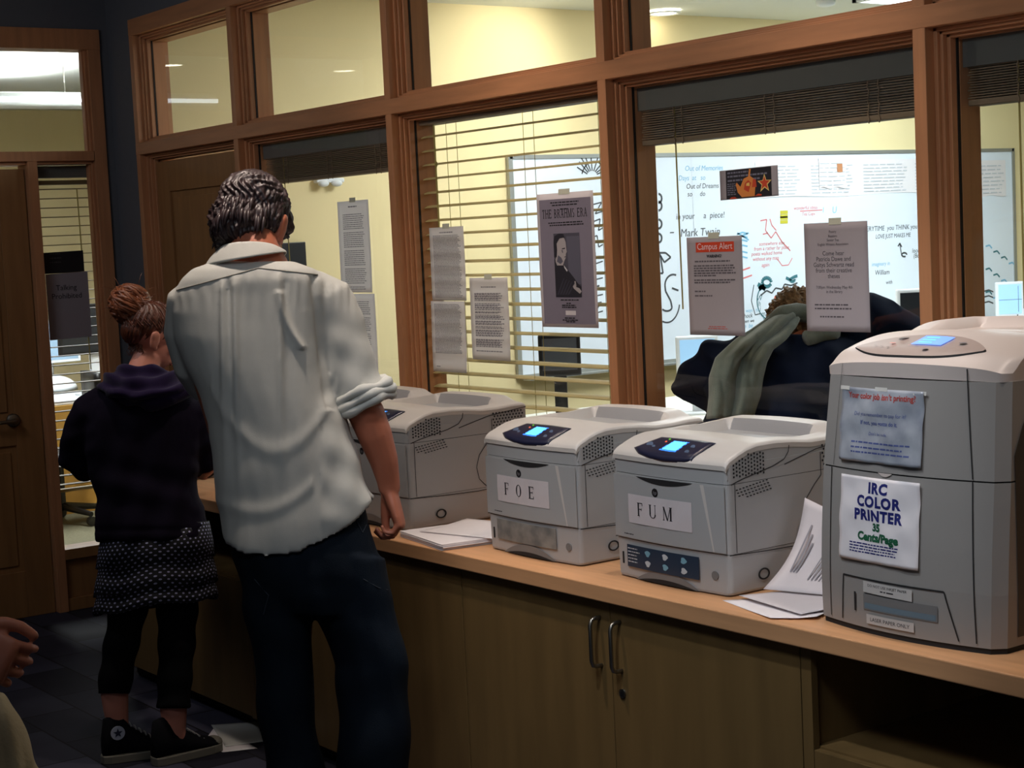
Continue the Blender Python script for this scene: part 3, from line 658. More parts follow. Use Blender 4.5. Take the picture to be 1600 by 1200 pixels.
# ---------------------------------------------------------------- the big colour printer
def color_printer():
    r = empty('colour_laser_printer', (-2.634, 2.716, CZ)); W_, D, H = .502, .50, .60
    def hw(z): return .5*W_-.010*sstep(.30, .62, z)-.004*sstep(.1, 0, z)
    def fy(x, z):          # front surface, convex in plan and leaning back towards the top
        u = (x-W_/2)/(W_/2); return -.036*(1-u*u)+.046*max(0, (z-.08)/.50)**1.4
    def ring(z, grow=0, y1=D):
        P = []; h = hw(z)+grow
        for i in range(25):
            u = -1+2*i/24; x = W_/2+u*h; e = 1-abs(u); P.append((x, fy(W_/2+u*W_/2, z)+.020*max(0, 1-e/.06)**2-grow, z))
        P += [(W_/2+h, .08, z), (W_/2+h, y1-.02, z), (W_/2+h-.02, y1, z), (W_/2-h+.02, y1, z), (W_/2-h, y1-.02, z), (W_/2-h, .08, z)]
        return P
    cm, cl = 'cpr', 'cprl'
    m = MB(); m.loft([ring(z) for z in (.012, .05, .12, .2, .3, .344)]); m.loft([ring(z, -.003) for z in (.0, .013)], 1); m.loft([ring(z, -.003) for z in (.343, .350)], 1)
    m.build('lower_body', [cm, 'seam'], r)
    m = MB(); m.loft([ring(z) for z in (.3475, .38, .42, .46, .50, .53, .544)]); m.build('upper_body', cm, r)
    at = lambda x, z, h: (x, fy(x, z)-.001-h, z)
    def ribbon(m, P, w2=.0013, h=.0008, mi=0):
        Q = []
        for (a, b), (c, d_) in zip(P, P[1:]):
            for i in range(8): Q.append((a+(c-a)*i/8, b+(d_-b)*i/8))
        Q.append(P[-1])
        for (a, b), (c, d_) in zip(Q, Q[1:]):
            L = math.hypot(c-a, d_-b) or 1; nx, nz = -(d_-b)/L*w2, (c-a)/L*w2
            m.add([at(a-nx, b-nz, h), at(c-nx, d_-nz, h), at(c+nx, d_+nz, h), at(a+nx, b+nz, h)], [(0, 1, 2, 3)], mi)
    m = MB(); ribbon(m, [(.058, .02), (.054, .345)]); ribbon(m, [(.450, .02), (.437, .345)]); ribbon(m, [(.437, .35), (.413, .57)]); ribbon(m, [(.060, .35), (.075, .57)], .0005)
    m.build('door_seam', 'seam', r)
    # bottom tray
    m = MB(); ribbon(m, [(.098, .02), (.104, .118), (.380, .118), (.412, .02)], .0016); ribbon(m, [(.142, .045), (.142, .086)], .003)
    t = m.build('tray_seam', 'seam', r)
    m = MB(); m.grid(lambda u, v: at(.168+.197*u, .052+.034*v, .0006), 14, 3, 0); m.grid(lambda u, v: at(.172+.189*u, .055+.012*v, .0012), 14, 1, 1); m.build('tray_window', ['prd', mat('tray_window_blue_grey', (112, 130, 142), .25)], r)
    # lid: height field with a convex front edge
    def lz(x, y):
        u = (x-W_/2)/hw(.55); z = .600+.034*sstep(.02, .20, y)-.006*sstep(.2, .27, y)+.022*sstep(.27, .36, y)-.008*sstep(.44, .5, y)
        z -= .012*abs(u)**9; z -= .012*u*u
        rec = sstep(.235, .25, y)*(1-sstep(.44, .46, y))*sstep(.10, .12, x)*(1-sstep(.37, .40, x)); return z-.028*rec
    NX, NY = 50, 50
    def lp(i, j):
        u = -1+2*i/NX; x = W_/2+u*hw(.585); yf = fy(W_/2+u*W_/2, .585)+.021*max(0, 1-(1-abs(u))/.06)**2; v = j/NY; y = yf+(D-.004-yf)*v
        dz = .022*max(0, 1-v/.10)**1.7
        return (x, y-.004*(j == 0), lz(x, y)-dz)
    m = MB(); W1 = NY+1
    m.add([lp(i, j) for i in range(NX+1) for j in range(NY+1)], [(i*W1+j, (i+1)*W1+j, (i+1)*W1+j+1, i*W1+j+1) for i in range(NX) for j in range(NY)])
    def lipz(x): u = (x-W_/2)/(W_/2); return .547-.004*abs(u)**2
    rim = [lp(i, 0) for i in range(NX+1)]+[lp(NX, j) for j in range(1, NY+1)]+[lp(i, NY) for i in range(NX-1, -1, -1)]+[lp(0, j) for j in range(NY-1, 0, -1)]
    n_ = len(rim); low = [(W_/2+(p[0]-W_/2)*.998, p[1]+.001, min(p[2]-.004, .542 if q > NX else lipz(p[0]))) for q, p in enumerate(rim)]
    m.add(rim+low, [(i, n_+i, n_+(i+1) % n_, (i+1) % n_) for i in range(n_)])
    lid = m.build('top_cover', cl, r, smooth=True); e = lid.modifiers.new('es', 'EDGE_SPLIT'); e.split_angle = math.radians(40)
    # oval control panel
    def onlid(x, y, h): return (x, y, lidsurf(x, y)+h)
    def lidsurf(x, y):
        u = (x-W_/2)/hw(.585); yf = fy(W_/2+u*W_/2, .585); v = (y-yf)/(D-.004-yf); return lz(x, y)-.022*max(0, 1-v/.10)**1.7
    def ov(u, v, h=.003):
        x = .068+.352*u; yf = fy(x, .585)+.006; mid = .028
        a = yf+.008+.030*abs(2*u-1)**3; b = .095+.045*(1-abs(2*u-1)**2)-.02*abs(2*u-1)**4; y = a+(b-a)*v
        return onlid(x, y, h*(0.2 if (v < .02 or v > .98 or u in (0, 1)) else 1))
    m = MB(); m.grid(lambda u, v: ov(u, v, .0015), 30, 14, 1, th=-.001)
    m.grid(lambda u, v: ov(.01+.98*u, .02+.95*v, .0035), 30, 14, 0); P_ = m.build('control_panel', ['cpanel', 'seam'], r, smooth=True)
    m = MB(); m.grid(lambda u, v: ov(.45+.23*u, .40+.45*v, .006), 6, 6, 0); s_ = m.build('screen', mat('pale_blue_lcd', (110, 150, 245), .3, emit=(105, 145, 240), es=1.1), P_)
    m = MB()
    for vv in (.5, .62, .74): m.grid(lambda u, v: ov(.48+.1*u, vv+.035*v, .0065), 4, 1, 0)
    m.build('screen_text', 'lcdb', s_)
    for (u_, v_, ra, mm) in ((.30, .78, .014, 'cpanel'), (.30, .45, .008, 'orange'), (.20, .28, .004, 'seam'), (.26, .25, .004, 'seam'), (.32, .22, .004, 'seam'), (.46, .32, .003, 'orange'), (.52, .32, .003, 'seam'), (.58, .31, .003, 'orange'), (.80, .62, .010, 'btn'), (.62, .18, .008, 'btn')):
        c = Vector(ov(u_, v_, .007)); m = MB(); m.add([tuple(c+Vector((ra*math.cos(t), ra*.7*math.sin(t), 0*ra))) for t in [2*math.pi*i/14 for i in range(14)]], [tuple(range(14))]); m.build('button', mm, P_)
    # dark side panels
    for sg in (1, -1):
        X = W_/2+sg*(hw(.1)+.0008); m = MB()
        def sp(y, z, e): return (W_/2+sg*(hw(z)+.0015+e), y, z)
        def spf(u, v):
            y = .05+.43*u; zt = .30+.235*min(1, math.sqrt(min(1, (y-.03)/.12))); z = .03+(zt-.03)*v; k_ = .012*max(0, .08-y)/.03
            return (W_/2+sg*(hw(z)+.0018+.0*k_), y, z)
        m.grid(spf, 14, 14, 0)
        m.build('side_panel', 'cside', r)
        m = MB(); m.ell(sp(.16, .13, .001), [(.004*sg, 0, 0), (0, .028, 0), (0, 0, .012)]); m.build('side_latch', 'metal', r, smooth=True)
    # notices taped to the front
    rnd = random.Random(3)
    def sheet(name, x0, x1, z0, z1, mt, label, amp=.0015, parent=r, sk=0, lift=.0022):
        def f(u, v):
            x = x0+(x1-x0)*u+sk*(v-.5); z = z0+(z1-z0)*v
            return at(x, z, lift+amp*(math.sin(9*u+4*v)+math.sin(13*v-6*u+1)+.6*math.sin(23*u+17*v)+1.2*abs(math.sin(3*u-4*v)))*.6+amp)
        m = MB(); m.grid(f, 24, 24, 0, th=-.0004); o = m.build(name, mt, parent, smooth=True); tag(o, label)
        return o, (lambda x, z, h: tuple(Vector(f((x-x0-sk*((z-z0)/(z1-z0)-.5))/(x1-x0), (z-z0)/(z1-z0)))+Vector((0, -.0004-h, 0))))
    pl = mat('plastic_sleeve_paper', (178, 182, 190), .22, noise=.22, nscale=14, spec=.7, rgb2=(140, 146, 158))
    s1, f1 = sheet('plastic_sleeve_notice', .085, .322, .366, .522, pl, 'crumpled clear sleeve notice that begins Your color job', .0022)
    red = mat('red_print', (176, 62, 52), .6); blu = mat('blue_print', (84, 96, 150), .6); dbl = mat('dark_blue_print', (26, 34, 110), .6); grn = mat('green_print', (24, 92, 62), .6)
    m = MB(); text_into(m, "Your color job isn't printing?", .0165, lambda x, z, h: f1(.204+x*1.02, .500+z*1.05, h+.0004), 0, bold=.0004)
    text_into(m, 'Did you remember to pay for it?', .0105, lambda x, z, h: f1(.204+x*1.05, .464+z*1.1, h+.0004), 1)
    text_into(m, 'If not, you gotta do it.', .0110, lambda x, z, h: f1(.204+x*1.1, .446+z*1.1, h+.0004), 1, bold=.0002)
    text_into(m, 'Don\'t be rude.', .0095, lambda x, z, h: f1(.204+x, .424+z, h+.0004), 1)
    for z_ in (.406, .395, .385): bars(m, f1, .125, .295, z_, .0035, 1, wl=.011, ext=.0004)
    m.build('lettering', [red, blu], s1)
    m = MB(); m.grid(lambda u, v: at(.080+.03*u, .516+.008*v, .0062), 3, 2); m.grid(lambda u, v: at(.190+.035*u, .518+.008*v, .0062), 3, 2); m.grid(lambda u, v: at(.295+.032*u, .514+.008*v, .0062), 3, 2); m.build('tape', 'tapesh', s1)
    s2, f2 = sheet('price_notice', .094, .322, .155, .335, 'paperw', 'white notice in bold blue and green letters giving the color printer price', .0016)
    m = MB()
    text_into(m, 'IRC', .031, lambda x, z, h: f2(.210+x*1.05, .303+z, h+.0004), 0, bold=.0014, space=1.14)
    text_into(m, 'COLOR', .031, lambda x, z, h: f2(.210+x*1.05, .274+z, h+.0004), 0, bold=.0014, space=1.14)
    text_into(m, 'PRINTER', .031, lambda x, z, h: f2(.210+x*1.02, .245+z, h+.0004), 0, bold=.0014, space=1.14)
    text_into(m, '35', .022, lambda x, z, h: f2(.208+x, .224+z, h+.0004), 1, bold=.0012)
    text_into(m, 'Cents/Page', .024, lambda x, z, h: f2(.212+x*1.08, .202+z, h+.0004), 1, bold=.0012)
    for z_ in (.192, .186, .180, .174): bars(m, f2, .130, .130+.145, z_, .0028, 0, wl=.010, ext=.0004)
    m.build('lettering', [dbl, grn], s2)
    m = MB(); m.grid(lambda u, v: at(.170+.135*u, .090+.024*v-.002*u, .0022), 8, 2, 0, th=-.0003); s3 = m.build('adhesive_label', 'paperlab', r)
    m = MB(); text_into(m, 'DO NOT USE INKJET PAPER', .0080, lambda x, z, h: at(.2375+x*1.1, .1035+z, .0028), 0); bars(m, at, .22, .26, .096, .0025, 0, ext=.0028); m.build('lettering', 'ink', s3)
    m = MB(); m.grid(lambda u, v: at(.178+.130*u, .0235+.020*v+.0*u, .0022), 8, 2, 0, th=-.0003); s4 = m.build('adhesive_label', 'paperlab', r)
    m = MB(); text_into(m, 'LASER PAPER ONLY', .0115, lambda x, z, h: at(.243+x*1.08, .0298+z, .0028), 0); m.build('lettering', 'ink', s4)
    m = MB(); m.grid(lambda u, v: at(.205+.04*u, .347-.008*math.sin(math.pi*u)*v, .0015), 8, 2); m.build('door_latch', cl, r)
    tag(r, 'tall beige colour laser printer with two taped notices and a price sheet', 'printer')
M['cpr'] = mat('beige_grey_plastic', (152, 148, 144), .42, noise=.02, nscale=4); M['cprl'] = mat('warm_light_plastic', (214, 200, 192), .4, noise=.02, nscale=4)
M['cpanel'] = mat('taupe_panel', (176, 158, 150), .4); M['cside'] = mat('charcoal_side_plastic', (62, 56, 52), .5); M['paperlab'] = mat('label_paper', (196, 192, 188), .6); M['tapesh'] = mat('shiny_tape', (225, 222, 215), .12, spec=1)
color_printer()

# ---------------------------------------------------------------- papers taped on the glass
def glass_paper(x0, x1, z0, z1, label, mt='paperglass', curl=.004, name='paper_notice', tape='top', shear=(0, 0), y=None, cat='notice', group=None):
    """local: x right, z up, facing the printer area"""
    yy = YW+.0655 if y is None else y
    o_ = (x0, yy, z0); W_, H = x1-x0, z1-z0
    def f(u, v): return (W_*u+shear[0]*(v), -.001-curl*(1-math.sin(math.pi*min(1, max(0, v))*.5))*(.4+.6*u)-.2*curl*math.sin(5*v+3*u), H*v+shear[1]*u)
    m = MB(); m.grid(f, 10, 16, 0, th=-.0003); o = m.build(name, mt, smooth=True); o.location = o_
    at = lambda x, z, h: tuple(Vector(f(x/W_, z/H))+Vector((0, -.0004-h, 0)))
    if tape:
        m = MB(); m.add([at(W_*.40, H-.006, .0006), at(W_*.60, H-.006, .0006), at(W_*.60, H+.012, -.0006), at(W_*.40, H+.012, -.0006)], [(0, 1, 2, 3)]); m.build('tape', 'tape', o)
    tag(o, label, cat, group); return o, at, W_, H
def printed(at, W_, H, rows, parent, rnd, wl=.012):
    m = MB()
    for z, a, b, h in rows: bars(m, at, a*W_, b*W_, z*H, h, 0, rnd=rnd, wl=wl)
    m.build('printed_text', 'inkg', parent)
R5 = random.Random(5)
def para(z0, z1, a=.12, b=.88, step=.0165, h=.0032, H=.28, gap=0):
    out = []; z = z1; i = 0
    while z > z0:
        if not gap or i % gap: out.append((z, a, b, h))
        z -= step; i += 1
    return out
o, at, W_, H = glass_paper(-5.82, -5.585, 1.50, 1.855, 'upper of the two long white printed sheets on the window left of the lowered blind', shear=(-.0, 0))
printed(at, W_, H, [(.93, .35, .65, .005)]+para(.03, .87, .16, .84, .022, .0032, gap=9), o, R5)
o, at, W_, H = glass_paper(-5.80, -5.575, 1.14, 1.495, 'lower of the two long white printed sheets, hanging beside the man\'s shoulder', tape=None)
printed(at, W_, H, para(.15, .93, .14, .84, .022, .0032, gap=8), o, R5)
o, at, W_, H = glass_paper(-5.175, -4.955, 1.47, 1.733, 'dense printed white sheet at the left edge of the lowered blind, the upper one', curl=.002)
printed(at, W_, H, [(.92, .3, .72, .004)]+para(.03, .88, .10, .9, .019, .0026, gap=0), o, R5, .008)
o, at, W_, H = glass_paper(-5.19, -4.97, 1.212, 1.468, 'dense printed white sheet under another at the left edge of the lowered blind', curl=.006, tape=None)
printed(at, W_, H, para(.26, .95, .10, .9, .019, .0026, gap=0)+[(.07, .12, .25, .003)], o, R5, .008)
o, at, W_, H = glass_paper(-4.935, -4.705, 1.263, 1.55, 'small white printed sheet on the lowered blind window, left of the portrait poster', curl=.004)
printed(at, W_, H, [(.88, .3, .7, .004)]+para(.10, .83, .12, .88, .028, .0036, gap=5)+para(.12, .82, .12, .8, .028, .0030, gap=4), o, R5)
# portrait poster
M['poster'] = mat('grey_violet_poster_paper', (128, 120, 134), .7, noise=.04)
o, at, W_, H = glass_paper(-4.52, -4.222, 1.384, 1.822, 'grey concert poster with a portrait of a seated man in a dark suit', name='portrait_poster', cat='poster', curl=.0, mt='paper')
m = MB(); rr = lambda a, b, c, d, h, mi: m.add([at(a*W_, c*H, h), at(b*W_, c*H, h), at(b*W_, d*H, h), at(a*W_, d*H, h)], [(0, 1, 2, 3)], mi)
rr(.045, .955, .025, .955, .0003, 0)
m.build('printed_ground', 'poster', o)
m = MB(); e = serif(MB(), 'THE BRAHMS ERA', .026, 0, 0, at, gap=.24); sc_ = W_*.80/e
serif(m, 'THE BRAHMS ERA', .026*sc_*1.0, W_*.10, H*.815, lambda x, z, h: at(x, H*.815+(z-H*.815)*1.45, h), 0, gap=.24, ext=.0009, thin=.085)
for z_, a, b in ((.925, .25, .75), (.905, .28, .72), (.875, .42, .56), (.775, .2, .8), (.757, .22, .82), (.20, .36, .68), (.175, .46, .54), (.16, .38, .62), (.145, .38, .64), (.065, .42, .6), (.05, .38, .66), (.038, .44, .6)): bars(m, at, a*W_, b*W_, z_*H, .0040, 0, ragged=False, ext=.0009)
m.build('printed_text', 'ink', o)
m = MB()
def pol(P, mi, h): m.add([at((.28+.46*a)*W_, (.225+.475*b)*H, h) for a, b in P], [tuple(range(len(P)))], mi)
pol([(0, 0), (1, 0), (1, 1), (0, 1)], 0, .0008); pol([(.55, .2), (1, .2), (1, .95), (.5, .95)], 4, .0010)
pol([(0, 0), (.98, 0), (1, .16), (.86, .22), (.7, .32), (.52, .42), (.40, .50), (.2, .56), (0, .60)], 1, .0012)
pol([(.05, .56), (.1, .5), (.33, .50), (.38, .56), (.45, .62), (.46, .68), (.50, .71), (.48, .78), (.47, .86), (.40, .95), (.25, .985), (.10, .95), (.05, .85), (.03, .7)], 2, .0014)
pol([(0, .64), (.06, .60), (.09, .70), (.08, .80), (.14, .90), (.30, .93), (.44, .93), (.40, .99), (.22, 1.0), (.05, .96), (0, .88)], 1, .0016)
pol([(.03, .66), (.10, .62), (.13, .74), (.12, .86), (.06, .92), (.02, .86)], 1, .0017); pol([(.05, .88), (.12, .84), (.24, .92), (.40, .93), (.44, .91), (.38, .985), (.22, 1.0), (.10, .97)], 1, .0018); pol([(.10, .56), (.24, .52), (.34, .56), (.28, .62), (.16, .66)], 4, .0016)
pol([(.36, .505), (.44, .46), (.50, .42), (.47, .40), (.38, .46)], 3, .0016)
pol([(.68, .17), (.76, .22), (.80, .16), (.92, .14), (1, .09), (.93, .055), (.80, .10), (.70, .14)], 2, .0016); pol([(.74, .25), (.79, .25), (.81, .17), (.75, .17)], 2, .0016)
pol([(.32, .765), (.44, .775), (.44, .755), (.32, .75)], 1, .0018); pol([(.40, .635), (.47, .64), (.46, .63), (.40, .622)], 1, .0018); pol([(.30, .74), (.32, .70), (.36, .69), (.34, .74)], 4, .0017)
for i in range(5): pol([(.05+.1*i, .04), (.12+.1*i, .04), (.36+.1*i, .30-.02*i), (.33+.1*i, .30-.02*i)], 5, .00135)
m.build('portrait_photograph', [mat('photo_back', (74, 72, 84), .6), mat('photo_dark', (34, 32, 42), .6), mat('photo_skin', (168, 160, 160), .6), mat('photo_white', (200, 196, 200), .6), mat('photo_mid', (92, 90, 104), .6), mat('photo_fold', (56, 54, 66), .6)], o)
m = MB(); rr(.44, .62, .092, .125, .0010, 0); m.build('printed_box', 'paper', o)
# campus alert
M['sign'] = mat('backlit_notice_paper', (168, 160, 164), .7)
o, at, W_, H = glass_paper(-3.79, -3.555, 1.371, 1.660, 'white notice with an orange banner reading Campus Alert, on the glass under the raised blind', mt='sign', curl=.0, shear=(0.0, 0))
m = MB(); m.add([at(a*W_, b*H, .0004) for a, b in ((.17, .845), (.86, .845), (.86, .945), (.17, .945))], [(0, 1, 2, 3)]); b_ = m.build('banner', mat('orange_red_banner', (214, 66, 30), .6), o)
m = MB(); text_into(m, 'Campus Alert', .0265, lambda x, z, h: at(W_*.515+x, H*.872+z, .0012), 0); m.build('banner_lettering', mat('banner_white', (235, 215, 215), .6), b_)
m = MB(); text_into(m, 'WARNING!', .0125, lambda x, z, h: at(W_*.5+x, H*.79+z, .0008), 0, bold=.0003)
for z_, a, b in ((.745, .14, .78), (.70, .12, .84), (.675, .12, .86), (.65, .12, .82), (.625, .12, .88), (.60, .12, .52), (.555, .12, .86), (.53, .12, .78), (.44, .12, .32), (.395, .12, .44)): bars(m, at, a*W_, b*W_, z_*H, .0042, 1, ragged=False)
for z_, a, b in ((.085, .36, .66), (.065, .34, .7)): bars(m, at, a*W_, b*W_, z_*H, .0025, 2, ragged=False)
m.build('printed_text', ['ink', mat('fine_print', (96, 90, 96), .7), mat('red_fine_print', (190, 90, 80), .7)], o)
# reading notice
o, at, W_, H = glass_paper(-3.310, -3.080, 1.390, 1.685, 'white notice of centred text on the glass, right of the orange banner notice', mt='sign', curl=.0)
m = MB(); T = [(.905, .010, 'Poetry'), (.865, .010, 'Readers'), (.828, .010, 'Senior Tea'), (.79, .010, 'English Writers Association')]
for z_, s_, t_ in T: text_into(m, t_, s_, lambda x, z, h: at(W_*.46+x, H*z_+z, .0006), 0)
for z_, t_ in ((.700, 'Come hear'), (.648, 'Patricia Dawe and'), (.596, 'Gaitys Schwartz read'), (.544, 'from their creative'), (.492, 'theses')): text_into(m, t_, .0172, lambda x, z, h: at(W_*.46+x, H*z_+z, .0006), 0)
for z_, t_ in ((.395, '7:00pm Wednesday May 4th'), (.355, 'in the library')): text_into(m, t_, .0115, lambda x, z, h: at(W_*.46+x, H*z_+z, .0006), 0)
for z_, a, b in ((.24, .14, .68), (.205, .14, .72), (.13, .22, .60)): bars(m, at, a*W_, b*W_, z_*H, .0040, 0, ragged=False)
m.build('printed_text', 'inksoft', o) if 'inksoft' in M else m.build('printed_text', mat('soft_black_print', (92, 86, 92), .7), o)
# star flyer
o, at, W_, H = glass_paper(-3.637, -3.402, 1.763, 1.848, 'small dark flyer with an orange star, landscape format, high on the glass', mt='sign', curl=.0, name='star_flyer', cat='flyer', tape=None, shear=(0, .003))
m = MB(); q = lambda P, mi, h: m.add([at(a*W_, b*H, h) for a, b in P], [tuple(range(len(P)))], mi)
q([(.11, .02), (.89, .02), (.89, .98), (.11, .98)], 0, .0003); m.build('printed_ground', mat('flyer_black', (26, 24, 34), .6), o)
m = MB()
q([(.38, .05), (.60, .05), (.62, .4), (.60, .62), (.53, .74), (.55, .95), (.52, .97), (.50, .72), (.42, .66), (.36, .4), (.30, .55), (.28, .5), (.31, .22)], 0, .0006)
q([(.42, .3), (.50, .2), (.55, .5), (.50, .6), (.44, .5)], 1, .0008); q([(.46, .42), (.52, .40), (.52, .52), (.47, .5)], 2, .0009); q([(.56, .35), (.64, .35), (.63, .6), (.58, .62)], 1, .0007)
q([(.16, .02), (.2, .08), (.26, .08), (.3, .02)], 1, .0007); q([(.6, .05), (.66, .12), (.72, .1), (.72, .05)], 1, .0007)
def star(cx, cz, R1, mi, h): q([(cx+R1*(1 if i % 2 == 0 else .42)*math.sin(math.pi*i/5), cz+R1*2.6*(1 if i % 2 == 0 else .42)*math.cos(math.pi*i/5)) for i in range(10)], mi, h)
star(.775, .44, .125, 3, .0007); star(.775, .45, .095, 1, .0010)
m.build('printed_figure', [mat('flyer_orange', (226, 140, 66), .6), mat('flyer_red', (206, 72, 38), .6), mat('flyer_yellow', (240, 200, 110), .6), mat('flyer_cream', (238, 214, 130), .6)], o)
m = MB()
for z_, a, b in ((.86, .14, .50), (.74, .14, .82), (.60, .14, .40), (.60, .58, .70), (.50, .13, .27), (.43, .13, .29), (.36, .13, .27), (.29, .13, .28), (.22, .13, .26), (.15, .13, .28)): bars(m, at, a*W_, b*W_, z_*H, .0050 if z_ > .55 else .0030, 0, ragged=False, ext=.0005)
m.build('printed_text', mat('flyer_grey_text', (120, 120, 136), .6), o)
# signs on the narrow window of the left wall
def side_sign(y0, y1, z0, z1, rgb, label, lines=None):
    m = MB(); m.grid(lambda u, v: (0, (y1-y0)*u, (z1-z0)*v+.004*u), 6, 8, 0, th=.0004)
    o = m.build('window_sign', mat('window_sign_paper', rgb, .7)); o.location = (XL-.0475, y0, z0)
    if lines:
        m = MB()
        for s, zz, sz in lines: text_into(m, s, sz, lambda x, z, h: (.0008, (y1-y0)*.47+x, zz+z), 0)
        m.build('lettering', 'ink', o)
    else:
        m = MB()
        for i in range(3): bars(m, lambda x, z, h: (.0008, x, z), .03, .09, .09-.02*i, .006, 0)
        m.build('lettering', mat('faint_sign_text', (56, 54, 56), .7), o)
    tag(o, label, 'sign')
side_sign(2.972, 3.170, 1.616, 1.716, (14, 14, 18), 'black sheet in the narrow left window, directly above the grey Talking sign')
side_sign(2.975, 3.185, 1.300, 1.614, (150, 142, 148), 'dark grey sheet reading Talking Prohibited in the narrow left window', [('Talking', .235, .036), ('Prohibited', .195, .036)])

# ---------------------------------------------------------------- loose paper
def px(pxx, pyy, axis, val):
    d = ROT @ np.array([pxx-800.0, 600.0-pyy, -F_PX]); t = (val-CAM[axis])/d[axis]; return CAM+d*t
def flat_sheet(name, corners, z, mt, label, th=.0006, curl=None, group=None, n=12):
    c = [Vector((a, b, 0)) for a, b in corners]; o_ = c[0].copy()
    def f(u, v):
        p = c[0]*(1-u)*(1-v)+c[1]*u*(1-v)+c[2]*u*v+c[3]*(1-u)*v-o_; h = curl(u, v) if curl else 0
        return (p.x, p.y, h)
    m = MB(); m.grid(f, n, n, 0, th=th); o = m.build(name, mt, smooth=True); o.location = (o_.x, o_.y, z+th); tag(o, label, 'paper', group); return o
m = MB()
rs = random.Random(9)
for i in range(14):
    a = rs.uniform(-.02, .02); dx, dy = rs.uniform(-.004, .004), rs.uniform(-.004, .004)
    m.box(dx, .30+dx, dy, .24+dy, .0012*i, .0012*i+.0009)
o = m.build('paper_stack', 'paperw'); o.location = (-4.285, 2.665, CZ+.001); o.rotation_euler = (0, 0, math.radians(-9)); tag(o, 'stack of white printer paper on the worktop beside the man\'s hand', 'paper stack')
m = MB(); m.grid(lambda u, v: (.29*u, .215*v, .0005+.012*max(0, u-.55)*math.sin(math.pi*v)+.010*max(0, v-.6)), 12, 10, 0, th=.0004); o = m.build('loose_sheet', 'paperw', smooth=True); o.location = (-4.22, 2.69, CZ+.020); o.rotation_euler = (0, 0, math.radians(14)); tag(o, 'single slightly lifted white sheet lying on the paper stack', 'paper')
# sheets by the FUM printer
flat_sheet('loose_sheet', [(-2.925, 2.700), (-2.70, 2.635), (-2.622, 2.70), (-2.72, 2.98)], CZ, 'paperw', 'white sheet lying flat on the worktop between the sign FUM printer and the colour printer', curl=lambda u, v: .004*u*u+.010*max(0, v-.6)*u)
flat_sheet('loose_sheet', [(-2.905, 2.735), (-2.66, 2.690), (-2.628, 2.79), (-2.76, 3.0)], CZ+.005, 'paper', 'second white sheet on top of the flat one beside the sign FUM printer', curl=lambda u, v: .004+.006*v)
def lean():
    a = Vector((-2.890, 2.80, CZ+.016)); b = Vector((-2.650, 2.86, CZ+.020)); c = Vector((-2.640, 3.0, CZ+.125)); d = Vector((-2.895, 2.955, CZ+.215))
    def f(u, v):
        p = a*(1-u)*(1-v)+b*u*(1-v)+c*u*v+d*(1-u)*v-a; bow = .025*math.sin(math.pi*v)*(1-u*.4); return (p.x, p.y+bow, p.z-.02*math.sin(math.pi*v)*(1-u))
    m = MB(); m.grid(f, 14, 14, 0, th=.0004); o = m.build('printed_sheet', 'paper', smooth=True); o.location = a
    m = MB(); g = lambda x, z, h: tuple(Vector(f(x/.25, z/.28))+Vector((.0003, -.0012, .0009)))
    for i in range(7): bars(m, g, .03+.004*i, .03+.004*i+.0045, .07, .15-.012*i, 0, ragged=False, wl=.1) if i in (0, 2, 4) else None
    for i in range(12): bars(m, g, .09+.01*i, .09+.01*i+.0035, .05, .12-.009*i, 0, ragged=False, wl=.1)
    m.build('printed_text', 'inkg', o)
    tag(o, 'curled printed sheet leaning against the side of the sign FUM printer', 'paper')
lean()
# sheets on the floor
P = [px(a, b, 2, 0) for a, b in ((318, 1160), (348, 1176), (402, 1170), (338, 1133))]
flat_sheet('loose_sheet', [tuple(p[:2]) for p in (P[0], P[1], P[2], P[3])], 0.001, 'paperw', 'brightly lit white sheet on the dark floor in front of the right canvas shoe', th=.0005)
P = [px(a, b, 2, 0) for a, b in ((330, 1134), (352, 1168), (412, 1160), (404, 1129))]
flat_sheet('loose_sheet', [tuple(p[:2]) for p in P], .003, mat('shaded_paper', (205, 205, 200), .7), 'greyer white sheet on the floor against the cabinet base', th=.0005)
# ---------------------------------------------------------------- office behind the glass: whiteboard wall
M['wb'] = mat('whiteboard_enamel', (232, 240, 250), .25, noise=.02, nscale=2); M['alu'] = mat('aluminium_trim', (170, 172, 168), .4, metal=.6)
WX = XL+.005
r = empty('whiteboard', (WX, 5.70, .90)); BW, BH = 4.42, 1.22
m = MB(); m.box(0, .016, 0, BW, 0, BH); m.build('writing_surface', 'wb', r)
m = MB(); m.box(0, .024, -.02, BW+.02, BH, BH+.022); m.box(0, .024, -.02, BW+.02, -.02, 0); m.box(0, .024, -.03, 0, -.02, BH+.022); m.box(0, .024, BW, BW+.03, -.02, BH+.022); m.box(.0, .016, 1.35, 1.352, 0, BH); m.build('frame', 'alu', r)
m = MB(); m.box(.02, .09, 0, BW, -.03, -.02); m.build('marker_tray', 'alu', r)
tag(r, 'long whiteboard covered in marker writing on the yellow office wall', 'whiteboard')
def wat(pxx, pyy):      # photo pixel -> local y, z on the board
    p = px(pxx, pyy, 0, WX+.017); return p[1]-5.70, p[2]-.90
INK = {'k': mat('black_marker', (70, 74, 78), .6), 'b': mat('blue_marker', (130, 190, 220), .6), 'r': mat('red_marker', (226, 130, 130), .6), 't': mat('teal_marker', (60, 120, 130), .6), 'R': mat('red_heart_marker', (240, 120, 95), .6), 'y': mat('yellow_marker', (205, 195, 60), .6)}
def wtext(s, x, y, size, c, dx=1.0, parent=r):
    size *= .62; yy, zz = wat(x, y); m = MB(); text_into(m, s, size, lambda a, b, h: (.0172, yy+a*dx, zz+b), 0, align='LEFT', shear=.15, bold=0); m.build('marker_writing', INK[c], parent)
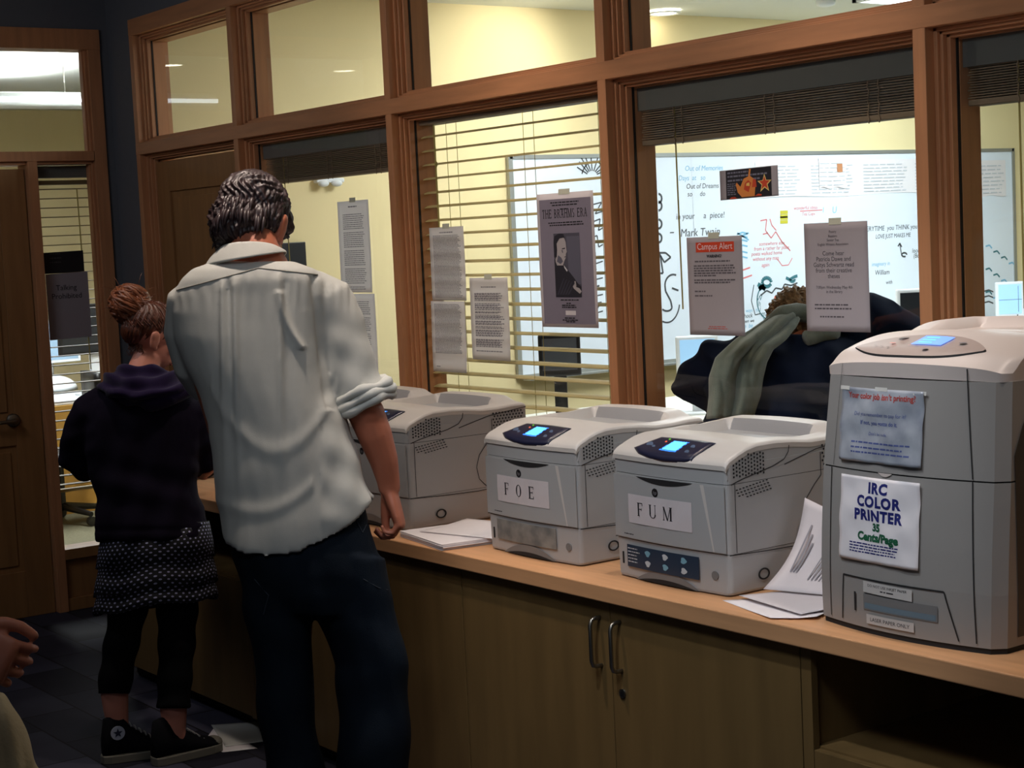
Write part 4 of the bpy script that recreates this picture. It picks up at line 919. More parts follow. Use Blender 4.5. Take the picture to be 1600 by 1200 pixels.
def stroke(P, c, wpx=.006, name='marker_drawing', close=False):
    Q = [wat(*p) for p in P]; m = MB()
    for (a, b), (c2, d) in zip(Q, Q[1:]):
        L = math.hypot(c2-a, d-b) or 1; nx, nz = -(d-b)/L*wpx, (c2-a)/L*wpx
        m.add([(.0172, a-nx, b-nz), (.0172, c2-nx, d-nz), (.0172, c2+nx, d+nz), (.0172, a+nx, b+nz)], [(0, 1, 2, 3)])
    m.build(name, INK[c], r)
wtext('Out of Memories', 1070, 267, .072, 'b'); wtext('Days  at   so', 1060, 282, .07, 'b'); wtext('Out of Dreams', 1072, 295, .07, 'k'); wtext('so     do', 1074, 307, .07, 'k')
wtext('in your     a  piece!', 1056, 343, .085, 'k'); wtext('-', 1045, 368, .12, 'k', 1.8); wtext('Mark Twain', 1063, 370, .11, 'k')
wtext('EVERYTIME  you THINK you', 1345, 362, .075, 'k', 1.0); wtext('LOVE JUST MAKES ME', 1368, 373, .065, 'k', .9); wtext('William', 1367, 430, .075, 'k'); wtext('imaginary in', 1362, 416, .06, 'b'); wtext('with', 1384, 444, .06, 'k'); wtext('look', 1425, 395, .07, 'k'); wtext('(Bond)', 1427, 403, .07, 'k')
wtext('wonderful ideas', 1240, 328, .055, 'r'); wtext('Tea Cups', 1253, 337, .05, 'r'); wtext('U', 1300, 333, .1, 'b'); wtext('1', 1284, 332, .08, 'b')
for i, (x, y) in enumerate(((1186, 384), (1178, 392), (1174, 400), (1176, 408), (1190, 417))): wtext(('somewhere else', 'from a rather far place', 'poets walked home', 'without any map', 'again')[i], x, y, .055, 'r')
wtext('shock', 1160, 497, .06, 'k'); wtext('when we', 1158, 505, .05, 'k'); wtext('to  be', 1160, 513, .06, 'b')
wtext('ways   to', 1165, 488, .05, 'b')
for i, c in enumerate('Whimsy'): wtext(c, 1182+i*2.5, 470+i*8, .075, 't')
stroke([(1250, 330), (1285, 328)], 'r', .003)
stroke([(1188, 345), (1198, 343), (1196, 360), (1205, 372), (1212, 362), (1222, 378), (1235, 392)], 'r', .004); stroke([(1203, 342), (1206, 352), (1213, 360)], 'r', .004); stroke([(1192, 366), (1200, 364)], 'r', .004)
stroke([(1215, 405), (1222, 415), (1232, 414), (1238, 403)], 'r', .003); stroke([(1155, 424), (1172, 418)], 'r', .005); stroke([(1155, 437), (1175, 430)], 'r', .005)
for y in (366, 372, 378, 386, 396, 404): stroke([(1152, y), (1160, y-3), (1168, y-1)], 'b', .005)
stroke([(1150, 372), (1170, 364)], 'b', .005); stroke([(1152, 364), (1170, 375)], 'b', .005)
def arcp(cx, cy, rx, ry, a0, a1, n=16): return [(cx+rx*math.cos(math.radians(a0+(a1-a0)*i/n)), cy-ry*math.sin(math.radians(a0+(a1-a0)*i/n))) for i in range(n+1)]
stroke(arcp(1052, 446, 13, 17, 70, 180)+[(1040, 455), (1048, 470), (1050, 480)]+arcp(1042, 480, 8, 6, 0, -150), 'k', .006)
stroke([(1050, 450), (1060, 454)], 'k', .006); stroke(arcp(1042, 470, 20, 34, -110, -10), 'k', .005)
stroke([(1030, 395), (1040, 395), (1048, 402), (1038, 410), (1030, 396)], 'k', .006); stroke([(1032, 400), (1036, 427), (1032, 427)], 'k', .006)
for y in (310, 322, 350, 372): stroke(arcp(1029, y, 5, 7, 90, -90), 'k', .007)
stroke(arcp(1198, 441, 7, 7, 0, 340), 't', .012); stroke([(1184, 444), (1196, 452), (1190, 447), (1186, 452), (1194, 446)], 't', .014)
stroke([(1228, 434), (1234, 437), (1240, 433), (1246, 431)], 't', .010); stroke(arcp(1238, 436, 4, 4, 180, 360), 't', .010)
stroke([(1188, 462), (1198, 454), (1206, 458), (1212, 450), (1222, 452), (1226, 444), (1236, 446), (1246, 442)], 'k', .005)
stroke(arcp(1205, 470, 22, 30, 140, 250), 't', .004); stroke([(1178, 445), (1174, 470), (1180, 492), (1188, 490)], 'k', .003)
Q = []
for i in range(40):
    t = 2*math.pi*i/40; Q.append((1219+9.5*(16*math.sin(t)**3)/16, 467-8*(13*math.cos(t)-5*math.cos(2*t)-2*math.cos(3*t)-math.cos(4*t))/16))
m = MB(); m.add([(.0173, *wat(*p)) for p in Q], [tuple(range(40))]); m.build('heart_drawing', INK['R'], r)
for y in (332, 338, 341, 347): stroke([(1219, y), (1231, y-.5)], 'y', .011)
# star burst drawing at the left of the board, seen through the blind
for i in range(9):
    a = math.radians(20+i*17); stroke([(925+8*math.cos(a), 275-8*math.sin(a)), (925+30*math.cos(a)+4*math.sin(i), 275-34*math.sin(a))], 'k', .004)
stroke(arcp(928, 282, 20, 30, 20, 160), 'k', .004)
for i in range(7): stroke([(925+3*math.sin(i*2), 320+26*i), (935+5*math.cos(i), 316+26*i), (930+6*math.sin(i), 334+26*i), (942, 330+26*i)], 'k', .004)
for i in range(10): stroke([(1540+3*(i % 4)*4, 385+9*i), (1546+3*(i % 4)*4, 383+9*i), (1550+3*(i % 4)*4, 388+9*i)], 't' if i % 3 else 'b', .006)
for i in range(3): stroke([(1538, 455+9*i), (1545, 453+9*i), (1552, 456+9*i)], 'k', .005)
stroke([(1406, 382), (1409, 400)], 'k', .004); stroke([(1403, 385), (1406, 380), (1409, 386)], 'k', .005); stroke(arcp(1413, 398, 4, 3, 0, 300), 'k', .006)
# big strip of printed sheets on the board
def board_sheet(x0, y0, x1, y1, label, name='board_sheet', rows=10, mt='paperw', cols=((.02, .98),), dz=.019):
    a = px(x0, y1, 0, WX+.02); b = px(x1, y0, 0, WX+.02); W_, H = b[1]-a[1], b[2]-a[2]
    m = MB(); m.grid(lambda u, v: (.0015*math.sin(9*u)*(1-v), W_*u, H*v+.006*math.sin(12*u)*(1-v)), 20, 4, 0, th=.0006); o = m.build(name, mt); o.location = (WX+dz, a[1], a[2])
    m = MB()
    for c0, c1 in cols:
        for i in range(rows): bars(m, lambda x, z, h: (.0026, x, z), W_*c0, W_*c1, H*(.08+.86*i/rows), H*.028, 0, wl=.07)
    m.build('printed_text', mat('faint_print', (196, 200, 206), .7), o); tag(o, label, 'paper'); return o
board_sheet(1182, 247, 1500, 310, 'long strip of printed paper across the top of the whiteboard', rows=9, cols=((.02, .2), (.25, .45), (.5, .72), (.76, .97)))
board_sheet(1505, 250, 1571, 308, 'printed sheet at the right end of the whiteboard top', rows=8)
o = board_sheet(1280, 246, 1320, 294, 'small white form with an orange stamp taped near the whiteboard top', rows=6, dz=.024)
a = px(1312, 264, 0, WX+.03); m = MB(); m.box(0.003, .0036, a[1]-o.location.y-.02, a[1]-o.location.y+.03, a[2]-o.location.z-.02, a[2]-o.location.z+.035); m.build('stamp', mat('orange_stamp', (190, 130, 90), .7), o)

# ---------------------------------------------------------------- office tables and computers
def table(x0, x1, y0, y1, z, label, mt='white'):
    r = empty('table', (x0, y0, 0)); W_, D = x1-x0, y1-y0
    m = MB(); m.box(0, W_, 0, D, z-.03, z); m.build('tabletop', mt, r, bevel=.004)
    for x in (.05, W_-.05):
        for y in (.05, D-.05): m = MB(); m.tube([(x, y, 0), (x, y, z-.03)], .022, 10); m.build('leg', 'metal', r)
    tag(r, label, 'table'); return r
M['tabletop'] = mat('pale_table_top', (228, 226, 214), .4)
table(-7.72, -6.95, 8.2, 11.6, .93, 'long pale table standing under the right half of the whiteboard', 'tabletop')
table(-6.95, -5.25, 4.35, 7.1, .78, 'wide pale desk standing in the middle of the office behind the glass', 'tabletop')
def monitor(loc, rz, w_, h, label, scr, bez='white', base=True, depth=.03, z0=.12, lines=False):
    r = empty('computer_monitor', loc, rz)     # local: screen faces -Y
    m = MB(); m.box(-w_/2, w_/2, 0, depth, z0, z0+h); m.build('housing', bez, r, bevel=.008)
    m = MB(); b = .018; m.box(-w_/2+b, w_/2-b, -.002, .001, z0+b+.01, z0+h-b); s = m.build('screen', scr, r)
    if lines:
        m = MB(); m.box(-w_/2+b, w_/2-b, -.003, -.0022, z0+h*.5, z0+h*.515); m.box(w_*.28, w_*.30, -.003, -.0022, z0+.04, z0+h-.03); m.build('screen_lines', mat('screen_grey_lines', (110, 140, 170), .5), s)
    m = MB(); m.box(-.03, .03, depth, depth+.02, .01, z0+h*.5); m.build('stand', bez, r, bevel=.004)
    m = MB(); m.box(-.11, .11, -.05, .12, 0, .012); m.build('base', bez, r, bevel=.004)
    tag(r, label, 'monitor'); return r
M['scr'] = mat('lit_screen', (150, 190, 225), .3, emit=(140, 180, 215), es=.8); M['scroff'] = mat('dark_screen', (34, 38, 44), .3); M['scrgrey'] = mat('dim_grey_screen', (86, 90, 98), .3)
FW = math.atan2(.584, -.807)-math.pi/2     # screens that face the camera
def place(pxx, pyy, depth):
    d = ROT @ np.array([pxx-800.0, 600.0-pyy, -F_PX]); return CAM+d/F_PX*depth
def monitor_at(cx, ytop, ybot, wpx, depth, label, scr, bez, zt, lines=False, name=None):
    a = place(cx, ybot, depth); b = place(cx, ytop, depth); h = b[2]-a[2]; z0 = a[2]-zt
    return monitor((a[0], a[1], zt), FW, wpx*depth/F_PX, h, label, scr, bez, z0=max(z0, .02), lines=lines)
monitor_at(1579, 440, 497, 44, 11.5, 'small white computer with lit pale blue screen on the long table', 'scr', 'white', .93, True)
monitor_at(1448, 450, 540, 90, 8.5, 'dark screened white monitor half hidden by the wooden post right of the navy coat', 'scroff', 'white', .78)
monitor_at(876, 522, 588, 66, 7.9, 'dark monitor seen through the lowered blind under the portrait poster', 'scrgrey', 'black', .78)
monitor_at(1092, 524, 610, 66, 8.3, 'pale lit screen behind the navy coat, below the orange banner notice', 'scr', 'white', .78)
# fruit and papers on the long table
a = place(1590, 508, 11.0)
m = MB(); m.ell((0, 0, .045), [(.045, 0, 0), (0, .045, 0), (0, 0, .043)], 18, 12); o = m.build('orange_fruit', mat('orange_peel', (196, 84, 40), .5), smooth=True); o.location = (a[0], a[1], .93)
m = MB(); m.tube([(0, 0, .085), (.003, 0, .097)], .004, 6); m.build('stem', 'dark', o); tag(o, 'round reddish orange fruit on the table in front of the small white computer', 'fruit')
for x, y, rz, l in ((-7.35, 8.85, .2, 'white sheet on the long table left of the small white computer'), (-7.15, 9.30, -.1, 'white sheet on the long table nearer the orange fruit')):
    m = MB()
    for i in range(6): m.box(-.11+.004*i, .11+.004*i, -.15, .15, .002*i, .002*i+.0015)
    o = m.build('paper_stack', 'paperw'); o.location = (x, y, .931); o.rotation_euler = (0, 0, rz); tag(o, l, 'paper stack')
# wall panel seen past the man's neck
a = px(433, 427, 0, XL+.01); b = px(474, 378, 0, XL+.01)
r = empty('wall_panel', (XL+.004, a[1], a[2])); w_, h_ = b[1]-a[1], b[2]-a[2]
m = MB(); m.box(0, .03, 0, w_, 0, h_); m.build('housing', 'black', r, bevel=.004); m = MB(); m.box(.03, .032, .012, w_-.012, .012, h_-.012); m.build('screen', 'scroff', r)
tag(r, 'black rectangular panel on the yellow wall, seen right of the man\'s neck', 'wall panel')
# ceiling speaker-like emergency lamp on the yellow wall
a = px(512, 283, 0, XL+.01); r = empty('emergency_light', (XL+.003, a[1], a[2]))
m = MB(); m.box(0, .04, -.085, .085, -.01, .015); m.build('housing', 'white', r, bevel=.008)
for y in (-.045, .035):
    m = MB(); m.ell((.04, y, -.014), [(.018, 0, 0), (0, .032, 0), (0, 0, .017)]); m.build('lamp_head', 'white', r, smooth=True)
tag(r, 'white twin-head emergency light on the yellow wall below a raised blind', 'emergency light')
# tape on whiteboard wall: easel post left of the navy coat
# ---------------------------------------------------------------- side room seen through the narrow window
table(-11.5, -10.80, 2.6, 5.6, .75, 'white desk in the side room behind the narrow blind', 'white')
m = MB(); m.box(-.012, .012, 0, 3.0, 0, .72); o = m.build('desk_front_panel', mat('yellow_wood_panel', (200, 150, 70), .5, noise=.15, nscale=3, stretch=(3, 3, .5))); o.location = (-10.775, 2.6, 0); tag(o, 'yellow wooden modesty panel under the front of the side room desk', 'panel')
c = px(115, 612, 2, .75)
r = empty('dome_computer', (c[0]-.25, c[1]-.05, .75)); m = MB(); m.ell((0, 0, .0), [(.17, 0, 0), (0, .17, 0), (0, 0, .11)], 20, 12); m.xf(lambda x, y, z: (x, y, max(z, 0))); m.build('dome_base', 'white', r, smooth=True)
m = MB(); m.tube([(0, 0, .1), (0, .01, .25), (.03, .03, .37)], .011, 8); m.build('arm', 'metal', r, smooth=True)
m = MB(); m.box(.03, .05, -.16, .20, .20, .50); p_ = m.build('display', 'white', r, bevel=.005); m = MB(); m.box(.0505, .052, -.14, .18, .22, .48); m.build('screen', mat('pale_blue_screen', (150, 178, 200), .4), p_)
tag(r, 'white dome-based computer with a pale screen on the side room desk', 'computer')
c = px(150, 540, 0, -10.95)
r = empty('computer_monitor', (-10.98, c[1], .75)); m = MB(); m.box(-.02, .02, -.25, .25, .28, .62); m.build('housing', 'black', r, bevel=.005); m = MB(); m.box(.0205, .022, -.23, .23, .30, .60); m.build('screen', 'scroff', r); m = MB(); m.box(-.03, .0, -.03, .03, 0, .3); m.box(-.1, .1, -.12, .12, 0, .015); m.build('stand', 'white', r)
tag(r, 'dark flat monitor on the side room desk at the right edge of the narrow window', 'monitor')
# swivel chair in the side room
c = px(140, 800, 2, 0)
r = empty('swivel_chair', (-10.42, c[1]-.30, 0))
m = MB()
for i in range(5):
    a = 2*math.pi*i/5+.3; m.tube([(0, 0, .11), (.28*math.cos(a), .28*math.sin(a), .075)], [.028, .016], 8)
m.tube([(0, 0, .1), (0, 0, .42)], .025, 10); m.build('base', 'black', r)
for i in range(5):
    a = 2*math.pi*i/5+.3; m = MB(); x, y = .28*math.cos(a), .28*math.sin(a); m.tube([(x-.02, y, .031), (x+.02, y, .031)], .03, 14); m.build('caster', 'black', r)
m = MB(); m.grid(lambda u, v: (-.22+.44*u, -.22+.44*v, .46+.03*math.sin(math.pi*u)*math.sin(math.pi*v)), 8, 8, 0, th=.05); m.build('seat', 'black', r, smooth=True)
m = MB(); m.grid(lambda u, v: (-.2+.4*u, .23+.03*math.cos(math.pi*u), .60+.35*v), 8, 8, 0, th=.04); m.tube([(0, .0, .44), (0, .27, .46), (0, .28, .7)], .015, 8); m.build('backrest', 'black', r, smooth=True)
tag(r, 'black swivel chair in the side room, its base showing under the narrow blind', 'chair')
# ---------------------------------------------------------------- people
def mapper(depth):
    def f(a, b, dd=0.0):
        d = ROT @ np.array([a-800.0, 600.0-b, -F_PX]); return CAM+d/F_PX*(depth+dd)
    return f
def bodyring(Mp, cx, cy, hw, th, dd=0, n=28, e=2.3, tilt=0, sag=0, pinch=0):
    """a horizontal slice: hw half width (photo px at that depth), th half thickness in metres"""
    P = []
    for i in range(n):
        t = 2*math.pi*i/n; c, s = math.cos(t), math.sin(t)
        a = math.copysign(abs(c)**(2/e), c); b = math.copysign(abs(s)**(2/e), s)
        P.append(tuple(Mp(cx+hw*a, cy+tilt*a+sag*abs(b)**1.5, dd+th*b)))
    return P
def limb(m, Mp, P, seg=16, mi=0):
    """P: (px, py, dd, radius m[, radius2])"""
    m.tube([tuple(Mp(p[0], p[1], p[2])) for p in P], [(p[3], p[4] if len(p) > 4 else p[3]) for p in P], seg, mi)
FV = Vector((-0.81, 0.587, 0)); RV = Vector((.587, .81, 0)); UV_ = Vector((0, 0, 1))
def headframe(yaw, pitch, roll=0):
    """yaw: to the right of straight-away, pitch: down"""
    f = FV*math.cos(yaw)+RV*math.sin(yaw); r = RV*math.cos(yaw)-FV*math.sin(yaw); f2 = f*math.cos(pitch)-UV_*math.sin(pitch); u = r.cross(f2); 
    r2 = r*math.cos(roll)+u*math.sin(roll); u2 = u*math.cos(roll)-r*math.sin(roll); return r2, f2, u2
def add_head(m, c, fr, s=1.0):
    R_, F_, U_ = fr; c = Vector(c); P = lambda x, y, z: c+(R_*x+F_*y+U_*z)*s
    E = lambda x, y, z, a, b, d, sg=20, rg=14: m.ell(P(x, y, z), [R_*a*s, F_*b*s, U_*d*s], sg, rg)
    E(0, -.012, .030, .076, .096, .088); E(0, .030, -.040, .056, .066, .078); E(0, .045, -.085, .034, .038, .030); E(0, .062, .012, .058, .030, .045)
    m.loft([[tuple(P(x*q, y, z)) for x, y, z in ((-.014, .085, -.032), (0, .088+.028*q, -.036), (.014, .085, -.032), (.007, .088, .015), (-.007, .088, .015))] for q in (1, .6)])
    m.tube([tuple(P(0, .086, .012)), tuple(P(0, .098, -.015)), tuple(P(0, .108, -.035)), tuple(P(0, .088, -.045))], [.008*s, .010*s, .014*s, .010*s], 10)
    for sg in (-1, 1):
        E(sg*.030, .082, -.004+.010, .020, .012, .008, 10, 8); E(sg*.036, .066, -.028, .020, .024, .018, 12, 8)
        E(sg*.083, -.010, -.010, .009, .020, .033, 14, 10); E(sg*.088, -.016, .006, .007, .017, .019, 12, 8); E(sg*.078, .002, -.036, .008, .010, .012, 10, 8)
    E(0, .092, -.066, .022, .010, .006, 12, 8); E(0, .090, -.074, .019, .010, .006, 12, 8)
    return P
def face_parts(P, fr, body, s=1.0):
    for sg in (-1, 1):
        m = MB(); m.ell(P(sg*.030, .084, -.002), [fr[0]*.0125*s, fr[1]*.012*s, fr[2]*.009*s], 12, 8, 0); m.ell(P(sg*.030, .0945, -.002), [fr[0]*.005*s, fr[1]*.0022*s, fr[2]*.005*s], 10, 6, 1); m.build('eye', ['eyewhite', 'eyedark'], body, smooth=True)
        m = MB(); m.tube([tuple(P(sg*.014, .092, .018)), tuple(P(sg*.030, .094, .024)), tuple(P(sg*.046, .082, .018))], [.003, .004, .002], 6); m.build('eyebrow', 'haird', body)
    m = MB(); m.ell(P(0, .0965, -.067), [fr[0]*.020*s, fr[1]*.006*s, fr[2]*.0045*s], 12, 6); m.ell(P(0, .0955, -.074), [fr[0]*.017*s, fr[1]*.006*s, fr[2]*.005*s], 12, 6); m.build('lips', 'lips', body, smooth=True)
M['skin'] = mat('skin', (186, 110, 82), .5, noise=.06, nscale=20); M['skin2'] = mat('skin_pink', (214, 140, 118), .5, noise=.05, nscale=20)
M['eyewhite'] = mat('eye_white', (220, 215, 210), .3); M['eyedark'] = mat('iris', (50, 36, 26), .3); M['lips'] = mat('lips', (170, 90, 84), .5)
M['haird'] = mat('dark_brown_hair', (56, 36, 38), .48, noise=.5, nscale=40, spec=.8); M['hairr'] = mat('reddish_brown_hair', (112, 58, 34), .36, noise=.5, nscale=50, spec=.8)
M['hairb'] = mat('curly_light_brown_hair', (176, 136, 96), .6, noise=.5, nscale=60, bump=.8, bscale=90)
M['shirt'] = mat('pale_cotton_shirt', (196, 196, 190), .8, noise=.03, nscale=60, bump=.05, bscale=400, sheen=.1)
M['denim'] = mat('dark_blue_denim', (18, 27, 38), .85, spec=.12, noise=.35, nscale=9, bump=.1, bscale=300)
M['stitch'] = mat('denim_seam', (38, 46, 58), .8)
def hand(m, W, axis, palmn, side, s=1.0, curl=(50, 45, 30), thumb=None, spread=.0, tdirs=None):
    """W wrist, axis towards the fingers, palmn palm normal (the side the fingers close to), side: towards the thumb"""
    W = Vector(W); a = Vector(axis).normalized(); n = Vector(palmn); n = (n-a*n.dot(a)).normalized(); t = Vector(side); t = (t-a*t.dot(a)-n*t.dot(n)).normalized()
    L = .085*s
    rings = []
    for f, w_, h_ in ((-.015, .026, .019), (.01, .028, .018), (.035, .036, .017), (.065, .041, .015), (.088, .040, .013), (.096, .034, .009)):
        c = W+a*f*s; rings.append([tuple(c+t*w_*s*math.cos(q)+n*h_*s*math.sin(q)) for q in [2*math.pi*i/18 for i in range(18)]])
    m.loft(rings)
    for i, (off, ln, r) in enumerate(((.030, .072, .0085), (.010, .080, .0088), (-.010, .075, .0084), (-.029, .058, .0074))):
        p = W+a*.082*s+t*off*s; d = (a+t*spread*(off/.03)).normalized(); P = [tuple(p-d*.015*s), tuple(p)]; R = [r*s, r*s]; ang = 0
        for k_, (fr, cu) in enumerate(zip((.45, .30, .25), curl)):
            ang += math.radians(cu*(1+.08*i)); dd = d*math.cos(ang)+n*math.sin(ang)
            for h_ in (.5, .5): p = p+dd*ln*fr*h_*s; P.append(tuple(p)); R.append(r*s*(.95-.12*k_))
        m.tube(P, R, 12); m.ell(P[-1], [Vector((R[-1], 0, 0)), Vector((0, R[-1], 0)), Vector((0, 0, R[-1]))], 10, 8)
    th = thumb or (.45, .55)
    p = W+a*.018*s+t*.024*s; d1 = (a*.75+t*.65+n*.15).normalized(); d2 = (a*.9+t*(.15)+n*th[0]).normalized(); d3 = (a*.75-t*.15+n*th[1]).normalized()
    if tdirs: d1, d2, d3 = [(a*q[0]+t*q[1]+n*q[2]).normalized() for q in tdirs]; p = W+a*.012*s+t*.008*s+n*.010*s
    P = [p, p+d1*.032*s, p+d1*.042*s+d2*.012*s, p+d1*.042*s+d2*.034*s, p+d1*.042*s+d2*.034*s+d3*.024*s]
    m.tube([tuple(q) for q in P], [.014*s, .0125*s, .0112*s, .010*s, .0085*s], 12); m.ell(P[-1], [Vector((.0085*s, 0, 0)), Vector((0, .0085*s, 0)), Vector((0, 0, .0085*s))], 10, 8)
def locks(name, P, fr, n, seed, mt, parent, length=(.05, .09), s=1.0, rad=(.082, .102, .096), region=None, wave=.008, gravity=.6, th=.0045, flow=None):
    """many separate tapering strands lying on the skull, one mesh"""
    rnd = random.Random(seed); m = MB(); R_, F_, U_ = fr
    for i in range(n):
        for _ in range(50):
            u = rnd.uniform(-1, 1); a = rnd.uniform(0, 2*math.pi); q = math.sqrt(1-u*u); d = (q*math.cos(a), q*math.sin(a), u)
            if region is None or region(d): break
        base = [rad[k_]*d[k_] for k_ in range(3)]; L = rnd.uniform(*length); pts = []; rr = []
        dirv = flow(d) if flow else (0, -.3, -1); ph = rnd.uniform(0, 6.28); lift = rnd.uniform(.0, .004)
        x = list(base)
        for k_ in range(8):
            t = k_/7; pts.append(tuple(P(x[0]+wave*math.sin(5*t+ph)*d[1], x[1]-.01+wave*math.sin(5*t+ph)*(-d[0]), x[2]+.03))); rr.append((max(.0006, th*(1-t*.85)*s*(.7+.6*rnd.random())), max(.0005, th*.6*(1-t*.8)*s)))
            dn = math.sqrt(sum(v*v for v in dirv)); x = [x[j]+dirv[j]/dn*L/7 for j in range(3)]
            nn = math.sqrt(sum((x[j]/rad[j])**2 for j in range(3))); tgt = 1.0+lift/.09+.05*t
            if nn < tgt or x[2] > -.035: x = [v/nn*tgt for v in x]
        m.tube(pts, rr, 5)
    return m.build(name, mt, parent, smooth=True)

def noise_folds(co, seed, comps):
    rnd = np.random.RandomState(seed); f = np.zeros(len(co))
    for (ax, ay, az, amp) in comps:
        for k_ in range(3):
            w_ = np.array([ax, ay, az])*(1+.35*rnd.randn(3)); f += amp*np.sin(co@w_+rnd.rand()*6.28)/2
    return f

# ---------- the man in the pale shirt
MM = mapper(4.2)
def imgcoords(co, depth):
    c = (co-CAM)@ROT; d = -c[:, 2]; return 800+F_PX*c[:, 0]/d, 600-F_PX*c[:, 1]/d, d-depth
org = MM(495, 1440, 0); org = (float(org[0]), float(org[1]), 0.0)
man = empty('person', org)
tag(man, 'man seen from behind with dark hair, pale rolled-sleeve shirt and dark jeans', 'person')
mfr = headframe(math.radians(14), math.radians(34), math.radians(-3))
hc = MM(396, 354, .03); m = MB(); PH = add_head(m, hc, mfr, 1.0)
limb(m, MM, [(395, 372, -.015, .058), (397, 392, -.03, .062), (405, 412, -.035, .070), (405, 440, -.03, .08)])
m.loft([bodyring(MM, *a) for a in ((400, 420, 60, .06), (400, 445, 100, .09), (398, 480, 112, .10), (398, 560, 108, .11), (410, 650, 92, .10), (430, 740, 88, .10), (450, 830, 90, .105), (470, 880, 92, .11), (490, 920, 88, .10))])
limb(m, MM, [(500, 455, 0, .05), (530, 540, -.01, .045), (556, 620, -.01, .044), (572, 645, .0, .046), (586, 680, .01, .043), (600, 720, .03, .036), (607, 752, .045, .029), (609, 768, .05, .027)])
limb(m, MM, [(325, 470, 0, .042), (325, 530, .03, .038), (362, 562, .08, .036), (380, 582, .2, .034), (385, 600, .34, .030), (392, 597, .38, .027)])
limb(m, MM, [(440, 900, 0, .085), (443, 1000, 0, .07), (448, 1140, 0, .055), (455, 1260, 0, .05), (462, 1400, 0, .04), (466, 1432, .02, .04)])
limb(m, MM, [(540, 900, 0, .085), (566, 1000, 0, .07), (582, 1140, 0, .055), (586, 1260, 0, .05), (588, 1400, 0, .04), (588, 1432, .02, .04)])
hw_ = MM(608, 764, .05); ax = MM(627, 826, .05)-hw_
hand(m, hw_, ax, (-.587, -.81, 0), (-.81, .587, 0.0), 1.08, curl=(42, 50, 46), tdirs=((1, .25, .42), (1, .1, .30), (1, 0, .0)))
hw2 = MM(392, 597, .38); hand(m, hw2, Vector(FV)*1+Vector((0, 0, -.1)), (0, 0, -1), (-.587, -.81, 0), 1.0, curl=(25, 30, 20))
body = remesh(m, .0042, 'body', 'skin', man, 5, origin=org)
PHl = lambda x, y, z: PH(x, y, z)-Vector(org)
face_parts(PHl, mfr, body)
# hair: a close cap and many loose locks
m = MB(); R_, F_, U_ = mfr
m.ell(PHl(0, -.022, .044), [R_*.086, F_*.102, U_*.090], 28, 18); m.ell(PHl(-.010, -.058, -.016), [R_*.080, F_*.060, U_*.070], 22, 14)
m.ell(PHl(-.066, -.014, -.008), [R_*.028, F_*.052, U_*.070], 18, 12); m.ell(PHl(.060, -.038, .010), [R_*.026, F_*.036, U_*.050], 18, 12); m.ell(PHl(.070, .034, .026), [R_*.014, F_*.026, U_*.040], 14, 10)
HM = np.array([list(R_), list(F_), list(U_)]); HC = np.array(PHl(0, -.02, .03))
def hairf(co, no):
    q = (co-HC)@HM.T; ph = np.arctan2(q[:, 0], -q[:, 1]); h = q[:, 2]
    w1 = np.sin(ph*11+2.6*np.sin(h*48+ph*2)+1.2*np.sin(h*95)); w2 = np.sin(ph*23+3.0*np.sin(h*62-ph*3)+.7); w3 = np.sin(ph*47+2.5*np.sin(h*80+ph*5))
    f = .0042*(1-np.abs(w1)*1.6)+.0026*(1-np.abs(w2)*1.6)+.0012*w3; top = np.clip((.085-h)/.03, .25, 1); return co+no*(f*top)[:, None]
cap = remesh(m, .0032, 'hair', 'haird', man, 3, fn=hairf)
rnd_l = random.Random(31); m = MB()
for i in range(70):                       # curled ends at the nape, sides and over the ear
    a = rnd_l.uniform(-1.75, 1.9); rx, ry = .078, .098; z0 = rnd_l.uniform(-.055, .0)
    if a > 1.0: z0 = rnd_l.uniform(.0, .05)
    sx, sy = math.sin(a), -math.cos(a); P = []; kx = rnd_l.uniform(-1, 1)
    for t in range(8):
        q = t/7; P.append(tuple(PHl((rx+.006*math.sin(3*q+kx))*sx+.010*kx*q*q, (ry+.004*math.sin(4*q))*sy-.022+.008*q, z0+.02-.045*q)))
    m.tube(P, [.002, .0042, .005, .005, .0045, .0035, .0022, .0006], 6)
m.build('hair_ends', 'haird', cap, smooth=True)
# shirt
m = MB()
T = [(396, 408, 62, .070, -.035), (396, 420, 96, .095, -.03), (395, 436, 112, .115, -.02), (394, 460, 124, .130, -.005), (393, 490, 127, .138, 0), (394, 530, 124, .142, 0), (405, 580, 115, .145, 0), (419, 620, 108, .146, 0), (433, 660, 109, .145, 0), (443, 700, 113, .145, 0), (453, 745, 117, .146, 0), (461, 780, 120, .147, 0)]
R = [bodyring(MM, a, b, c, d, e) for a, b, c, d, e in T]
R.append(bodyring(MM, 465, 797, 119, .148, 0, tilt=-18, sag=20)); R.append(bodyring(MM, 467, 806, 117, .147, 0, tilt=-33, sag=57)); R.append(bodyring(MM, 466, 800, 96, .125, 0, tilt=-30, sag=50))
m.loft(R)
limb(m, MM, [(478, 446, -.01, .050), (506, 470, -.005, .064, .075), (522, 510, 0, .064, .075), (538, 560, 0, .064, .072), (552, 600, 0, .066, .072), (562, 620, 0, .068, .072)], 20)
limb(m, MM, [(330, 446, .0, .05), (303, 475, .01, .062, .07), (300, 520, .03, .060, .07), (312, 570, .06, .060, .068), (330, 600, .12, .062, .066)], 20)
